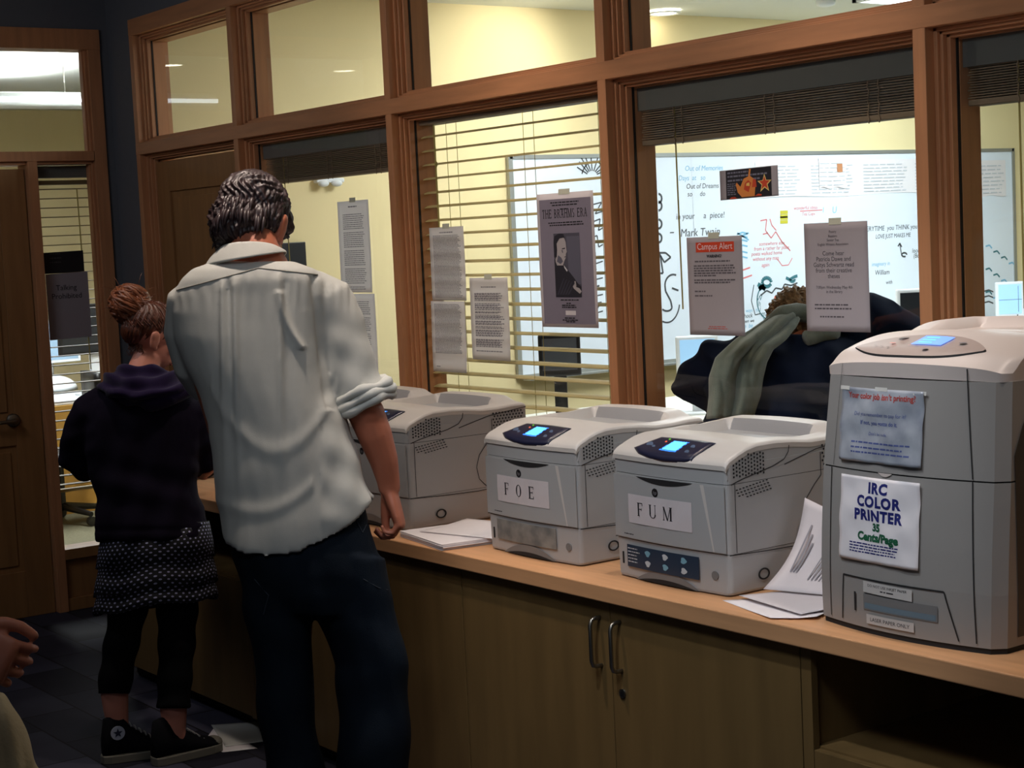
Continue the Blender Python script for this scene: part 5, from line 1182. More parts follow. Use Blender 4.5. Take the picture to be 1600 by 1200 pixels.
def shirt_folds(co, no):
    X, Y, D = imgcoords(co, 4.2); f = np.zeros(len(co)); back = (D < .05)
    low = np.clip((Y-440)/60, 0, 1)
    # gathers below the yoke
    g = np.exp(-((Y-445)/38.0)**2)*np.clip((Y-yoke(X)-2)/14, 0, 1)
    f += .0022*np.sin(X*.42+np.sin(X*.07)*2.0)*g*back
    # long vertical drapes
    f += .0040*np.sin((X-(Y-600)*.10)*.060+.8*np.sin(Y*.010))*low+.0012*np.sin((X+(Y)*.06)*.16+1)*low
    # centre box pleat
    for xc, wd, am in ((348, 5, .015), (367, 4.5, .016), (357, 6, -.006), (435, 5, .012), (448, 9, -.008)):
        xx = xc+(Y-450)*.02; f += am*np.exp(-((X-xx)/wd)**2)*np.clip((Y-yoke(X))/16, 0, 1)*np.exp(-np.clip(Y-560, 0, 999)/110.0)*back
    # curved fold from under the arm
    c = 437+np.clip((Y-450)/110, 0, 2)**2*46; f += .016*np.exp(-((X-c)/6)**2)*((Y > 455) & (Y < 545))*back
    c = 600-(X-380)*.35; f += .0020*np.sin((Y-c)*.055)*np.clip((Y-660)/60, 0, 1)
    # swag across the small of the back
    c = 705-((X-430)/70.0)**2*50; f += .006*np.exp(-((Y-c)/14)**2)*(np.abs(X-430) < 100)*back; c = 800-((X-400)/60.0)**2*20; f += .005*np.exp(-((Y-c)/12)**2)*(np.abs(X-400) < 90)*back
    # armhole crease and sleeve crumples
    c = 498+(Y-500)*.12; f -= .012*np.exp(-((X-c)/6)**2)*((Y > 430) & (Y < 640))
    sl = (X > 502)*1.0; f += sl*(.0022*np.sin((Y*.11)-(X-520)*.05)+.0016*np.sin(Y*.05+X*.13))*np.clip((Y-470)/60, 0, 1)
    f += .0006*noise_folds(co, 4, [(50, 50, 22, 1)])
    return co+no*(f*.7)[:, None]
def yoke(X): return np.where(X < 404, 419+(404-X)*.27, 419+(X-404)*.11)
shirt = remesh(m, .0060, 'shirt', 'shirt', man, 8, fn=shirt_folds, origin=org)
# yoke seam, collar, rolled cuff
def onback(x, y, lift=.004):
    """point on the back surface of the shirt below photo position x, y"""
    o_ = Vector(CAM)-Vector(org); d = Vector(ROT @ np.array([x-800.0, 600.0-y, -F_PX])).normalized()
    ok, p, n, i = shirt.ray_cast(o_, d)
    return (p+n*lift, n) if ok else (Vector(MM(x, y, -.14))-Vector(org), -d)
bpy.context.view_layer.update()
m = MB(); pts = [tuple(onback(x, float(yoke(np.array(x))), .0006)[0]) for x in range(276, 500, 4)]; m.tube(pts, .0016, 6); m.build('yoke_seam', mat('shirt_seam', (150, 148, 138), .8), shirt)
m = MB()
def collar(u, v):
    t = 2*math.pi*u; c, sn = math.cos(t), math.sin(t); w_ = v+.18*math.sin(math.pi*v)
    cx = 390-6*v; hw_ = 46+18*w_; y = 388-11*max(0, -sn)+4*max(0, sn)+v*(17-11*c+8*max(0, -sn)+14*max(0, sn))
    return tuple(Vector(MM(cx+hw_*c, y, -.022+(.082+.026*v)*sn))-Vector(org))
m.grid(collar, 48, 8, 0, th=-.003)
m.build('collar', 'shirt', shirt, smooth=True)
m = MB()
for q, (a0, b0, r0, tw) in enumerate(((562, 612, .073, 0), (566, 622, .074, 1.2), (569, 631, .070, 2.2))):
    ax_ = (Vector(MM(590, 690, .01))-Vector(MM(552, 600, 0))).normalized(); s1 = ax_.cross(FV).normalized(); s2 = ax_.cross(s1); c0 = Vector(MM(a0, b0, .0))-Vector(org)
    N = 40; pts = [tuple(c0+s1*math.cos(t)*(r0+.003*math.sin(5*t+tw))+s2*math.sin(t)*(r0-.006+.003*math.sin(7*t))+ax_*(.004*math.sin(3*t+tw))) for t in [2*math.pi*i/N for i in range(N+1)]]
    m.tube(pts, [.0125+.003*math.sin(i*.9+tw) for i in range(N+1)], 8)
m.build('rolled_cuff', 'shirt', shirt, smooth=True)
# jeans
m = MB()
m.loft([bodyring(MM, *a) for a in ((462, 770, 104, .120), (468, 830, 112, .130), (478, 870, 116, .140), (486, 900, 114, .142), (494, 935, 112, .135), (500, 962, 112, .12))])
m.loft([bodyring(MM, *a) for a in ((432, 880, 58, .12), (434, 950, 54, .115), (441, 1010, 48, .105), (444, 1080, 44, .098), (450, 1130, 45, .095), (460, 1200, 46, .092), (466, 1300, 44, .088), (470, 1400, 43, .085), (471, 1432, 42, .085))])
m.loft([bodyring(MM, *a) for a in ((540, 870, 62, .12), (552, 950, 63, .118), (570, 1000, 62, .108), (582, 1040, 57, .102), (583, 1080, 57, .10), (584, 1200, 56, .097), (586, 1300, 50, .09), (588, 1400, 47, .088), (588, 1432, 46, .088))])
def jf(co, no):
    X, Y, D = imgcoords(co, 4.2); f = .0045*np.sin(Y*.045+X*.02)*np.clip((Y-980)/100, 0, 1)+.004*np.sin((Y-X*.8)*.06)*np.exp(-((Y-960)/60)**2)+.004*np.sin(Y*.09-X*.05)*np.clip((Y-1280)/60, 0, 1)
    return co+no*(f+.001*noise_folds(co, 8, [(60, 60, 40, 1)]))[:, None]
jeans = remesh(m, .0065, 'jeans', 'denim', man, 6, fn=jf, origin=org)
bpy.context.view_layer.update()
def ray_on(o, x, y, lift):
    o_ = Vector(CAM)-Vector(org); d = Vector(ROT @ np.array([x-800.0, 600.0-y, -F_PX])).normalized(); ok, p, n, i = o.ray_cast(o_, d); return tuple(p+n*lift) if ok else None
m = MB()
for P in ([(578, 800), (572, 820), (566, 832)], [(566, 832), (556, 812), (560, 800)], [(568, 905), (590, 918), (606, 922)], [(398, 905), (420, 930), (412, 960)]):
    Q = [ray_on(jeans, *p, .001) for p in P]; Q = [q for q in Q if q]
    if len(Q) > 1: m.tube(Q, .0012, 5)
if m.v: m.build('pocket_seam', 'stitch', jeans)
for cx in (468, 588):
    c = Vector(MM(cx, 1440, .03))-Vector(org); c.z = 0; m = MB(); rings = []
    for f, w_, h_ in ((-.11, .028, .05), (-.09, .036, .09), (-.03, .040, .095), (.04, .046, .075), (.10, .050, .055), (.15, .042, .042), (.17, .02, .03)):
        rings.append([tuple(c+FV*f+RV*w_*math.cos(t)+UV_*(max(.0, h_*.5+h_*.5*math.sin(t)))) for t in [2*math.pi*i/16 for i in range(16)]])
    m.loft(rings); m.build('shoe', 'black', man, smooth=True)

# ---------- the girl in the hooded top
MG = mapper(5.72)
org = MG(240, 1180, 0); org = (float(org[0]), float(org[1]), 0.0)
girl = empty('person', org); tag(girl, 'girl with a reddish brown bun, dark purple hooded top, dotted black skirt and canvas shoes', 'person')
M['hood'] = mat('dark_purple_fleece', (34, 22, 56), .9, spec=.12, noise=.1, nscale=40, sheen=.1, bump=.1, bscale=300)
M['blackcl'] = mat('black_jersey', (10, 10, 12), .9, spec=.12)
gfr = headframe(math.radians(62), math.radians(22), math.radians(-4)); gs = .93
gc = MG(238, 526, .0); m = MB(); PG = add_head(m, gc, gfr, gs)
limb(m, MG, [(232, 556, -.01, .048), (222, 580, -.03, .052), (222, 605, -.03, .060)])
m.loft([bodyring(MG, *a) for a in ((225, 600, 45, .06), (222, 630, 75, .085), (222, 700, 68, .09), (228, 780, 62, .085), (236, 850, 72, .10), (240, 900, 76, .11))])
limb(m, MG, [(160, 630, 0, .045), (130, 680, .02, .042), (118, 720, .06, .04), (135, 735, .2, .034), (160, 725, .32, .026), (165, 722, .35, .024)])
limb(m, MG, [(290, 640, 0, .045), (312, 690, .02, .042), (322, 725, .06, .04), (318, 735, .18, .034), (300, 728, .32, .026), (296, 727, .35, .024)])
hand(m, MG(165, 722, .35), FV*.8+RV*.4, (0, 0, -1), tuple(RV), .9, curl=(25, 30, 20)); hand(m, MG(296, 727, .35), FV*.9-RV*.3, (0, 0, -1), tuple(-RV), .9, curl=(25, 30, 20))
L1 = [(204, 890, 0, .066), (202, 945, 0, .058), (189, 1010, 0, .050), (182, 1050, 0, .048), (179, 1085, 0, .046), (181, 1108, .0, .042), (184, 1130, .0, .036), (187, 1150, .0, .033), (198, 1163, .01, .028)]
L2 = [(278, 890, 0, .066), (277, 945, 0, .058), (276, 1010, -.02, .051), (273, 1060, -.03, .049), (271, 1104, -.04, .046), (272, 1126, -.04, .041), (274, 1148, -.04, .035), (276, 1166, -.03, .032), (279, 1176, -.02, .028)]
limb(m, MG, L1); limb(m, MG, L2)
gbody = remesh(m, .0045, 'body', 'skin2', girl, 5, origin=org)
PGl = lambda x, y, z: PG(x, y, z)-Vector(org); face_parts(PGl, gfr, gbody, gs)
R_, F_, U_ = gfr
m = MB(); m.ell(PGl(0, -.020, .040), [R_*.080*gs, F_*.100*gs, U_*.086*gs], 24, 16); m.ell(PGl(0, -.066, .004), [R_*.064*gs, F_*.050*gs, U_*.056*gs], 20, 12)
HM2 = np.array([list(R_), list(F_), list(U_)]); HC2 = np.array(PGl(0, -.07, .07))
def ghf(co, no):
    q = (co-HC2)@HM2.T; ph = np.arctan2(q[:, 0], q[:, 1]); ra = np.arctan2(q[:, 2], np.hypot(q[:, 0], q[:, 1]))
    return co+no*(.0018*np.sin(ph*26+2*np.sin(ra*3))+.0012*np.sin(ph*57+ra*4))[:, None]
gh = remesh(m, .0035, 'hair', 'hairr', girl, 4, fn=ghf)
locks('hair_locks', PGl, gfr, 420, 8, 'hairr', gh, (.06, .10), gs, rad=(.080, .103, .092), region=lambda d: not (d[1] > .45 and d[2] < .3) and d[2] > -.65 and not (abs(d[0]) > .5 and d[2] < .0 and d[1] > -.45), wave=.003, th=.0042, flow=lambda d: (-d[0]*.9, -1.0-.2*d[1], .75))
bc = Vector(MG(203, 475, -.02))-Vector(org)
m = MB(); m.ell(bc, [RV*.058, FV*.05, UV_*.062], 20, 14); gb = m.build('hair_bun', 'hairr', gh, smooth=True)
M['hairo'] = mat('lit_copper_hair', (150, 84, 48), .38, noise=.45, nscale=50, spec=.7)  # highlights on the bun put into the strand colour
rnd = random.Random(12); m = MB()
for i in range(240):
    a0 = rnd.uniform(0, 6.28); tl = rnd.uniform(-1, 1); ax = Vector((rnd.gauss(0, .35), rnd.gauss(0, .35), rnd.gauss(0, .4)))+RV*.5+UV_*.9; ax.normalize(); s1 = ax.orthogonal().normalized(); s2 = ax.cross(s1); rr = .060+.010*rnd.random()
    P = [tuple(bc+(s1*math.cos(a0+t*.28)+s2*math.sin(a0+t*.28))*rr*math.cos(tl)+ax*rr*math.sin(tl)*.9+(Vector((0, 0, -.0)) if t < 7 else Vector((rnd.gauss(0, .006), rnd.gauss(0, .006), rnd.gauss(0, .006))))) for t in range(8)]
    m.tube(P, [.003, .0058, .0066, .0066, .006, .005, .0034, .0008], 6)
for i in range(26):
    a = rnd.uniform(0, 6.28); p = bc+Vector((rnd.gauss(0, .02), rnd.gauss(0, .02), rnd.gauss(0, .02))); d = Vector((rnd.gauss(0, 1), rnd.gauss(0, 1), rnd.gauss(0, 1))).normalized()
    m.tube([tuple(p+d*.04), tuple(p+d*.065), tuple(p+d*.085+Vector((0, 0, -.008)))], [.0012, .0009, .0004], 4)
m.build('bun_strands', 'hairo', gb, smooth=True)
m = MB(); c = Vector(MG(216, 502, 0))-Vector(org); ax = (bc-Vector(PGl(0, -.06, .06))).normalized(); s1 = ax.orthogonal().normalized(); s2 = ax.cross(s1)
c = bc.lerp(Vector(PGl(0, -.07, .07)), .62); m.tube([tuple(c+s1*.030*math.cos(t)+s2*.030*math.sin(t)) for t in [2*math.pi*i/20 for i in range(21)]], .009, 8); m.build('hair_tie', 'blackcl', gh, smooth=True)
# loose wisps at the nape and jaw
m = MB()
for i in range(46):
    x0 = rnd.uniform(-.055, .06); p = Vector(PGl(x0, -.075+abs(x0)*.6, -.04)); P = [tuple(p+Vector((rnd.gauss(0, .004), rnd.gauss(0, .004), -.012*t))+RV*.002*t*rnd.gauss(0, 1)) for t in range(5)]; m.tube(P, [.0012, .0012, .001, .0008, .0004], 4)
m.build('nape_wisps', 'hairr', gh)
# hooded top
m = MB()
m.loft([bodyring(MG, *a) for a in ((228, 596, 50, .07, -.01), (226, 610, 74, .09), (222, 628, 90, .11), (221, 655, 96, .125), (222, 700, 92, .13), (226, 745, 84, .13), (232, 790, 84, .13), (236, 826, 88, .138), (238, 846, 88, .135))])
limb(m, MG, [(168, 625, 0, .062), (143, 645, 0, .066), (128, 680, .02, .064), (120, 715, .06, .060), (134, 726, .16, .052), (154, 722, .27, .042), (160, 720, .31, .040)], 18)
limb(m, MG, [(278, 628, 0, .062), (298, 650, 0, .066), (309, 690, .02, .062), (315, 716, .05, .058), (316, 726, .15, .050), (302, 724, .27, .042), (298, 723, .31, .040)], 18)
def hf(co, no):
    X, Y, D = imgcoords(co, 5.72); f = .006*np.sin((Y-(X-220)*.3)*.10)*np.clip((Y-690)/60, 0, 1)*np.exp(-((Y-745)/50)**2)+.004*np.sin(X*.12+Y*.04)
    f += .0015*np.sin(Y*.2+X*.08)*((X < 150) | (X > 300)); f += .004*np.exp(-((Y-828)/5)**2)*-1; return co+no*f[:, None]
M['topdk'] = mat('shaded_fleece', (22, 16, 32), .9, spec=.12, noise=.1, nscale=40, bump=.1, bscale=300)  # darker copy of the hood fleece, shade on the body put into colour
top = remesh(m, .007, 'hooded_top', 'topdk', girl, 7, fn=hf, origin=org)
m = MB()          # the hood lying on the back
m.loft([bodyring(MG, *a) for a in ((226, 574, 42, .075, -.02), (226, 584, 56, .095, -.02), (228, 598, 72, .118, -.03), (230, 610, 76, .130, -.04), (229, 622, 62, .105, -.06), (227, 630, 40, .07, -.075))])
m.loft([[tuple(MG(a, b, d)) for a, b, d in row] for row in ([(160, 604, -.07), (160, 610, -.11), (160, 620, -.08)], [(185, 612, -.11), (185, 622, -.15), (185, 632, -.11)], [(228, 622, -.12), (228, 632, -.165), (228, 640, -.12)], [(270, 612, -.11), (270, 622, -.155), (270, 634, -.11)], [(300, 604, -.05), (300, 612, -.10), (300, 620, -.05)])])
def hd(co, no):
    X, Y, D = imgcoords(co, 5.72); c = Y-((X-225)/62)**2*-14
    f = .009*np.sin(c*.28+X*.02)+.005*np.sin(X*.13+Y*.2); return co+no*f[:, None]
remesh(m, .006, 'hood', 'hood', top, 6, fn=hd, origin=org)
# dotted tiered skirt
def dots():
    m = mat('dotted_black_cotton', (14, 14, 20), .85); nt = m.node_tree; b = nt.nodes['Principled BSDF']
    uv = nt.nodes.new('ShaderNodeUVMap'); sp = nt.nodes.new('ShaderNodeSeparateXYZ'); nt.links.new(uv.outputs[0], sp.inputs[0])
    def mth(op, a, b_=None):
        n = nt.nodes.new('ShaderNodeMath'); n.operation = op
        for i, v in enumerate((a, b_)):
            if v is None: continue
            if isinstance(v, (int, float)): n.inputs[i].default_value = v
            else: nt.links.new(v, n.inputs[i])
        return n.outputs[0]
    u, v = sp.outputs[0], sp.outputs[1]; row = mth('FLOOR', v); u2 = mth('ADD', u, mth('MULTIPLY', row, .5))
    du = mth('SUBTRACT', mth('FRACT', u2), .5); dv = mth('SUBTRACT', mth('FRACT', v), .5)
    d = mth('ADD', mth('MULTIPLY', du, du), mth('MULTIPLY', mth('MULTIPLY', dv, dv), .6)); k_ = mth('LESS_THAN', d, .034)
    mx = nt.nodes.new('ShaderNodeMixRGB'); nt.links.new(k_, mx.inputs[0]); mx.inputs[1].default_value = (*lin((14, 14, 20)), 1); mx.inputs[2].default_value = (*lin((168, 168, 205)), 1); nt.links.new(mx.outputs[0], b.inputs['Base Color']); return m
M['dots'] = dots()
m = MB(); N = 120; rows = []; zz = []
prof_ = [(822, 84, 0), (850, 90, 0), (876, 94, .01), (877, 90, 0), (900, 95, .012), (918, 98, .02), (919, 93, 0), (935, 97, .014), (947, 99, .024)]
for (y, hw_, ru) in prof_:
    ring = []
    for i in range(N):
        t = 2*math.pi*i/N; e = 2.2; c, s = math.cos(t), math.sin(t); a = math.copysign(abs(c)**(2/e), c); b = math.copysign(abs(s)**(2/e), s)
        w_ = 1+ru*.7*math.sin(t*17+y*.05)+ru*.5*math.sin(t*7); ring.append(tuple(Vector(MG(243+hw_*a*w_*(.98), y-8*a+3*math.sin(t*5)*(ru > 0)-((y-822)/125)*6*a, .135*b*w_*hw_/95))-Vector(org)))
    rows.append(ring)
m.loft(rows, 0, cap=False); sk = m.build('skirt', 'dots', girl, smooth=True)
uvl = sk.data.uv_layers.new(name='UVMap'); L_ = len(prof_)
vy = [0]
for k_ in range(1, L_): vy.append(vy[-1]+max(.5, abs(prof_[k_][0]-prof_[k_-1][0]))/5.6)
for p in sk.data.polygons:
    js = [(v % N) for v in p.vertices]; wrap = max(js)-min(js) > 5
    for li, v in zip(p.loop_indices, p.vertices):
        j = v % N; j = j+N if wrap and j < 5 else j; uvl.data[li].uv = (j/N*50, vy[v//N])
sd = sk.modifiers.new('th', 'SOLIDIFY'); sd.thickness = .003
# leggings
m = MB()
m.loft([bodyring(MG, *a) for a in ((240, 840, 76, .11), (240, 880, 80, .12), (241, 915, 80, .11))])
m.loft([bodyring(MG, *a) for a in ((204, 890, 36, .10), (202, 945, 31, .085), (189, 1010, 28, .075), (182, 1050, 27, .070), (178, 1085, 26, .068))])
m.loft([bodyring(MG, *a) for a in ((278, 890, 36, .10, 0), (277, 945, 33, .085, 0), (276, 1010, 29, .075, -.02), (273, 1060, 27, .070, -.03), (271, 1106, 27, .068, -.04))])
remesh(m, .006, 'leggings', 'blackcl', girl, 6, fn=lambda co, no: co+no*(.003*np.sin(imgcoords(co, 5.7)[1]*.12))[:, None], origin=org)
# canvas high-top shoes
M['canvas'] = mat('black_canvas', (18, 18, 22), .85, spec=.12, bump=.1, bscale=500); M['rubber'] = mat('off_white_rubber', (120, 116, 104), .6); M['lace'] = mat('grey_lace', (150, 150, 150), .7)
def canvas_shoe(cx, cy, dd, yaw, patch, ankle):
    c = Vector(MG(cx, cy, dd))-Vector(org); c.z = 0; f = (RV*math.cos(yaw)+FV*math.sin(yaw)); s_ = f.cross(UV_).normalized()
    m = MB(); rings = []
    for x, w_, h_, z0 in ((-.085, .022, .09, .02), (-.075, .032, .150, .02), (-.05, .036, .155, .02), (-.01, .037, .150, .02), (.01, .037, .115, .02), (.05, .039, .085, .02), (.09, .043, .065, .02), (.13, .042, .05, .02), (.155, .032, .04, .02), (.165, .015, .03, .02)):
        rings.append([tuple(c+f*x+s_*w_*math.cos(t)*(1 if math.sin(t) < .3 else .88)+UV_*(z0*.6+(h_-z0*.6)*(.5+.5*math.sin(t)))) for t in [2*math.pi*i/18 for i in range(18)]])
    m.loft(rings); sh = m.build('canvas_shoe', 'canvas', girl, smooth=True)
    def out(k_, z): return [tuple(c+f*x+s_*y+UV_*z) for x, y in ((-.092, 0), (-.085, .026), (-.06, .036), (0, .040), (.07, .045), (.12, .046), (.155, .036), (.172, 0), (.155, -.036), (.12, -.046), (.07, -.045), (0, -.040), (-.06, -.036), (-.085, -.026))]
    m = MB(); m.loft([out(0, .0), out(0, .028)]); m.ell(tuple(c+f*.140+UV_*.030), [f*.030, s_*.036, UV_*.020], 16, 8); m.build('rubber_sole', 'rubber', sh, smooth=False, bevel=.003)
    m = MB()
    for i in range(6):
        x = .012+.016*i; z = .118-.0125*i; m.tube([tuple(c+f*x+s_*q*.026+UV_*(z+.004-abs(q)*.004)) for q in (-1, -.5, 0, .5, 1)], .0028, 6)
    m.build('lace', 'lace', sh)
    if patch:
        sg = 1 if (Vector(CAM)-Vector(org)-c).dot(s_) > 0 else -1
        m = MB(); pc = c+f*(-.035)+s_*sg*.0375+UV_*.105; N = 20
        m.tube([tuple(pc), tuple(pc+s_*sg*.003)], .0235, 20, 0)
        q = [tuple(pc+s_*sg*.0042+(f*math.sin(math.pi*i/5)+UV_*math.cos(math.pi*i/5))*(.0165 if i % 2 == 0 else .007)) for i in range(10)]
        m.add(q, [tuple(range(10))], 1); m.build('round_patch', [mat('patch_white', (176, 182, 200), .7), mat('patch_navy', (30, 34, 60), .7)], sh)
    return sh
canvas_shoe(200, 1172, 0, math.radians(22), True, None); canvas_shoe(277, 1189, -.03, math.radians(40), False, None)

# ---------- person in a navy coat behind the glass
MN = mapper(5.35)
org = MN(1260, 1250, 0); org = (float(org[0]), float(org[1]), 0.0)
nav = empty('person', org); tag(nav, 'person in a navy coat with a grey green scarf, hunched forward behind the glass', 'person')
M['navy'] = mat('navy_coat_cloth', (30, 38, 62), .85, spec=.12, noise=.15, nscale=8); M['scarf'] = mat('grey_green_wool_scarf', (128, 134, 124), .9, noise=.15, nscale=50, bump=.2, bscale=300, sheen=.3)
nfr = headframe(math.radians(-5), math.radians(42)); nc = MN(1246, 518, .16)
m = MB(); PN = add_head(m, nc, nfr, .98); limb(m, MN, [(1258, 535, .06, .055), (1258, 560, .0, .065), (1258, 600, 0, .08)])
m.loft([bodyring(MN, *a) for a in ((1258, 590, 70, .08), (1258, 620, 100, .10), (1256, 700, 90, .10), (1254, 800, 85, .10))])
for sg, ex in ((-1, 1095), (1, 1420)):
    limb(m, MN, [(1258+sg*75, 590, .05, .045), (1258+sg*130, 590, .18, .042), (1258+sg*120, 600, .34, .035), (1258+sg*75, 590, .42, .028), (1258+sg*66, 588, .44, .026)])
    hand(m, MN(1258+sg*66, 588, .44), FV-RV*sg*.5, (0, 0, -1), tuple(-RV*sg), 1.0, curl=(20, 25, 15))
limb(m, MN, [(1215, 820, 0, .08), (1215, 1000, 0, .06), (1213, 1130, 0, .045), (1213, 1180, .0, .04)]); limb(m, MN, [(1300, 820, 0, .08), (1302, 1000, 0, .06), (1304, 1130, 0, .045), (1304, 1180, 0, .04)])
nb = remesh(m, .006, 'body', 'skin', nav, 4, origin=org)
PNl = lambda x, y, z: PN(x, y, z)-Vector(org); face_parts(PNl, nfr, nb, .98)
R_, F_, U_ = nfr; m = MB(); m.ell(PNl(0, -.018, .04), [R_*.090, F_*.108, U_*.100], 24, 16); m.ell(PNl(0, -.06, -.01), [R_*.080, F_*.06, U_*.066], 20, 12)
nh = remesh(m, .006, 'hair', 'hairb', nav, 3, fn=lambda co, no: co+no*(noise_folds(co, 5, [(150, 150, 150, .008), (260, 260, 260, .006)]))[:, None])
locks('hair_locks', PNl, nfr, 240, 21, 'hairb', nh, (.02, .045), rad=(.094, .116, .106), region=lambda d: d[1] < .6 and d[2] > -.6, wave=.016, th=.0040)
m = MB()
m.loft([bodyring(MN, *a) for a in ((1255, 520, 40, .08, .02), (1262, 534, 92, .12, .02), (1262, 552, 132, .16, .02), (1258, 580, 150, .18, .02), (1258, 620, 158, .19, .02), (1258, 680, 156, .19, .02), (1258, 780, 150, .18, .02), (1258, 900, 150, .18, .02))])
limb(m, MN, [(1180, 545, .03, .07, .08), (1130, 575, .05, .085, .1), (1100, 610, .10, .075, .1), (1130, 620, .28, .065, .07), (1180, 605, .40, .05, .05)], 18)
limb(m, MN, [(1330, 535, .03, .08, .09), (1362, 512, .04, .085, .1), (1384, 500, .06, .078, .09), (1410, 532, .10, .080, .09), (1420, 575, .16, .075, .09), (1350, 600, .36, .05, .05)], 18)
limb(m, MN, [(1345, 500, .05, .04), (1378, 482, .06, .040), (1405, 505, .08, .05)], 14)
def nf(co, no):
    X, Y, D = imgcoords(co, 5.35); f = .014*np.sin((X+Y*.6)*.055)+.008*np.sin((X*.9-Y)*.085)+.012*np.exp(-((Y-607)/9)**2); return co+no*f[:, None]
coat = remesh(m, .009, 'coat', 'navy', nav, 6, fn=nf, origin=org)
m = MB()
def lerp_rows(Rw, v):
    t = v*(len(Rw)-1); i = min(int(t), len(Rw)-2); f = t-i; return [Rw[i][k_]*(1-f)+Rw[i+1][k_]*f for k_ in range(len(Rw[0]))]
Rw = [(1232, 1250, 484, 500, -.0), (1205, 1244, 492, 512, -.07), (1176, 1228, 512, 530, -.13), (1150, 1206, 532, 545, -.19), (1120, 1196, 560, 565, -.215), (1110, 1190, 590, 590, -.225), (1110, 1186, 620, 618, -.225), (1106, 1176, 655, 648, -.22)]
def scf(u, v):
    a, b, y0, y1, dd = lerp_rows(Rw, v); x = a+(b-a)*u; y = y0+(y1-y0)*u; r_ = .018*math.sin(u*11+v*3)+.008*math.sin(u*23-v*5); return tuple(Vector(MN(x, y, dd-.02+r_+.06*(2*u-1)**2*.4))-Vector(org))
m.grid(scf, 36, 40, 0, th=.006)
Rw2 = [(1180, 1215, 515, 525, -.14), (1140, 1160, 530, 540, -.20), (1112, 1132, 560, 560, -.225), (1106, 1128, 600, 600, -.225), (1108, 1140, 640, 640, -.23), (1104, 1132, 665, 660, -.22)]
sc_o = m.build('scarf', 'scarf', nav, smooth=True)
m = MB(); m.tube([tuple(Vector(MN(a, b, d))-Vector(org)) for a, b, d in ((1205, 508, -.06), (1222, 492, -.04), (1245, 488, .02), (1275, 492, .03), (1300, 500, 0), (1300, 520, -.08), (1262, 528, -.12))], [(.024, .03)]*7, 12); m.build('scarf_loop', 'scarf', sc_o, smooth=True)
m = MB(); m.loft([bodyring(MN, *a) for a in ((1215, 880, 40, .10), (1214, 1000, 36, .09), (1213, 1175, 32, .08))]); m.loft([bodyring(MN, *a) for a in ((1300, 880, 40, .10), (1302, 1000, 36, .09), (1304, 1175, 32, .08))]); remesh(m, .009, 'trousers', 'denim', nav, 4, origin=org)
for cx in (1213, 1304):
    c = Vector(MN(cx, 1180, .03))-Vector(org); c.z = 0; m = MB(); rings = []
    for f, w_, h_ in ((-.10, .028, .05), (-.08, .036, .09), (-.03, .040, .095), (.04, .046, .075), (.10, .050, .055), (.15, .042, .042), (.17, .02, .03)):
        rings.append([tuple(c+FV*f+RV*w_*math.cos(t)+UV_*(max(.0, h_*.5+h_*.5*math.sin(t)))) for t in [2*math.pi*i/16 for i in range(16)]])
    m.loft(rings); m.build('shoe', 'black', nav, smooth=True)

# ---------- the passer-by whose hand swings in at the left edge
MP = mapper(2.75)
org = MP(-420, 1900, 0); org = (float(org[0]), float(org[1]), 0.0)
pas = empty('person', org); tag(pas, 'passer-by at the left edge, only a swinging hand, pale cuff and tan bag showing', 'person')
m = MB(); pfr = headframe(math.radians(60), 0); pc_ = Vector(org)+Vector((0, 0, 1.58)); PP = add_head(m, pc_, pfr, .97)
B = lambda z, hw2, th2, dx=0: [tuple(Vector(org)+RV*(hw2*math.cos(t)+dx)+FV*th2*math.sin(t)+UV_*z) for t in [2*math.pi*i/20 for i in range(20)]]
m.tube([tuple(Vector(org)+UV_*z) for z in (1.54, 1.46, 1.40)], [.052, .055, .07], 14)
m.loft([B(1.44, .07, .06), B(1.40, .15, .08), B(1.30, .17, .10), B(1.10, .15, .10), B(.95, .16, .11), B(.85, .17, .11)])
for sg in (-1, 1): m.loft([B(.90, .08, .09, sg*.09), B(.5, .055, .06, sg*.09), B(.1, .04, .045, sg*.09)])
ws = Vector(MP(-72, 1000, 0)); sh_ = Vector(org)+RV*.17+UV_*1.38; el = Vector(org)+RV*.25+UV_*1.08-FV*.04
m.tube([tuple(sh_), tuple(el), tuple(ws)], [.045, .038, .026], 14)
hand(m, ws, Vector(MP(70, 1062, 0))-ws, FV*1-UV_*.25, UV_*1, 1.05, curl=(36, 46, 30), thumb=(.2, .2), spread=.07)
pb = remesh(m, .0036, 'body', 'skin', pas, 5, origin=org); PPl = lambda x, y, z: PP(x, y, z)-Vector(org); face_parts(PPl, pfr, pb, .97)
R_, F_, U_ = pfr; m = MB(); m.ell(PPl(0, -.02, .04), [R_*.086, F_*.102, U_*.094], 22, 14); ph = remesh(m, .006, 'hair', 'haird', pas, 4)
O_ = Vector(org)
m = MB(); m.loft([B(1.47, .07, .07), B(1.42, .17, .10), B(1.30, .20, .13), B(1.10, .18, .13), B(.95, .19, .135), B(.80, .20, .14)])
m.tube([tuple(sh_-RV*.03), tuple(sh_.lerp(el, .5)), tuple(el), tuple(el.lerp(ws, .5)), tuple(el.lerp(ws, .86))], [.062, .060, .055, .048, .040], 16)
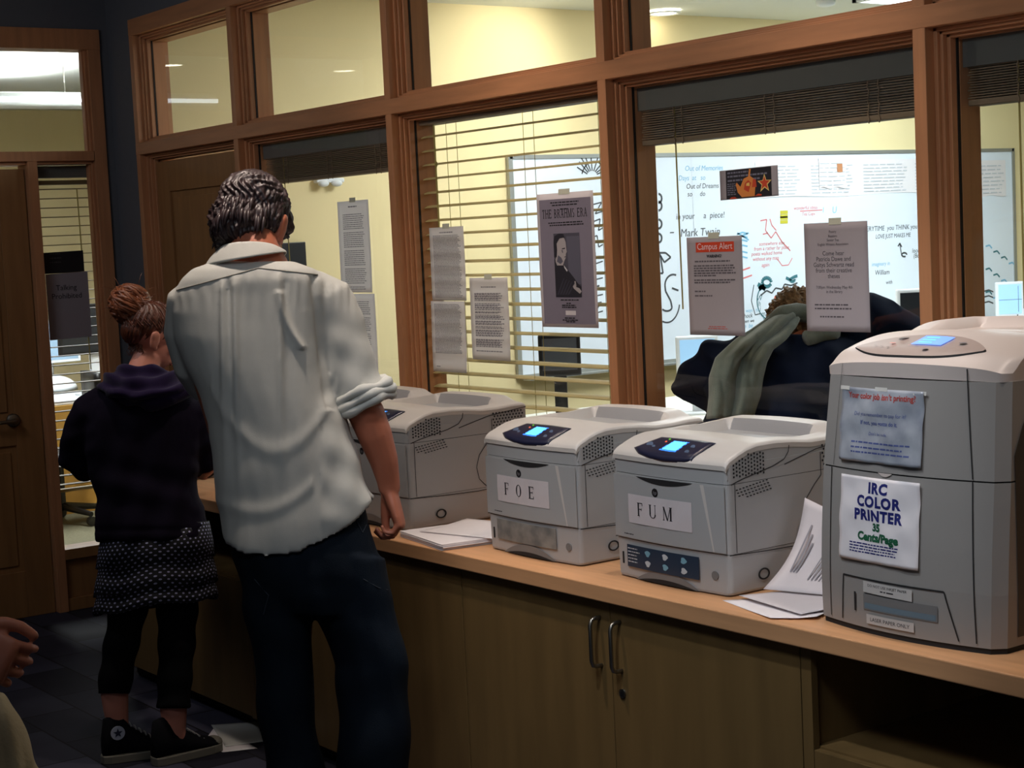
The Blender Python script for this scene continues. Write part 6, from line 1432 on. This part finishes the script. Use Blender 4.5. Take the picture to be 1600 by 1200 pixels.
m.tube([tuple(O_-RV*.17+UV_*1.38), tuple(O_-RV*.25+UV_*1.08), tuple(O_-RV*.24+FV*.1+UV_*.85)], [.062, .055, .045], 16)
jk = remesh(m, .008, 'jacket', mat('pale_blue_cotton', (150, 158, 190), .8), pas, 5, fn=lambda co, no: co+no*(noise_folds(co, 9, [(30, 30, 40, .006)]))[:, None], origin=org)
m = MB()
for sg in (-1, 1): m.loft([B(.92, .10, .11, sg*.09), B(.5, .085, .09, sg*.09), B(.05, .08, .085, sg*.09)])
remesh(m, .008, 'trousers', 'denim', pas, 4, origin=org)
for sg in (-1, 1):
    m = MB(); m.loft([[tuple(RV*(sg*.09+w_*math.cos(t))+FV*f+UV_*max(0, h_*.5+h_*.5*math.sin(t))) for t in [2*math.pi*i/16 for i in range(16)]] for f, w_, h_ in ((-.10, .03, .06), (-.05, .04, .09), (.04, .046, .075), (.12, .046, .05), (.17, .02, .03))]); m.build('shoe', 'black', pas, smooth=True)
# tan shoulder bag hanging behind the hand
M['tan'] = mat('tan_canvas_bag_cloth', (196, 172, 132), .85, noise=.1, nscale=12, bump=.2, bscale=120)
m = MB(); c = MP(-45, 1190, .16)
m.loft([bodyring(MP, *a) for a in ((-30, 1085, 34, .03, .16), (-26, 1120, 52, .06, .16), (-20, 1160, 66, .07, .16), (-10, 1200, 82, .08, .16), (-8, 1280, 96, .085, .16), (-10, 1360, 90, .08, .16), (-12, 1400, 60, .05, .16))])
def bf(co, no):
    X, Y, D = imgcoords(co, 2.9); return co+no*(.008*np.sin(X*.09+.8*np.sin(Y*.02))+.004*np.sin(X*.2-Y*.05))[:, None]
bag = remesh(m, .006, 'shoulder_bag', 'tan', None, 6, fn=bf); 
m = MB(); s0 = Vector(MP(-30, 1088, .16)); s2 = O_+RV*.13+UV_*1.475
m.tube([tuple(s0), tuple(s0.lerp(s2, .35)+FV*.02), tuple(s0.lerp(s2, .7)+RV*.04), tuple(s2+RV*.02), tuple(s2+UV_*.015)], [(.004, .016)]*5, 8); m.build('strap', 'tan', bag, smooth=True)
tag(bag, 'tan cloth shoulder bag hanging below the swinging hand at the left edge', 'bag')
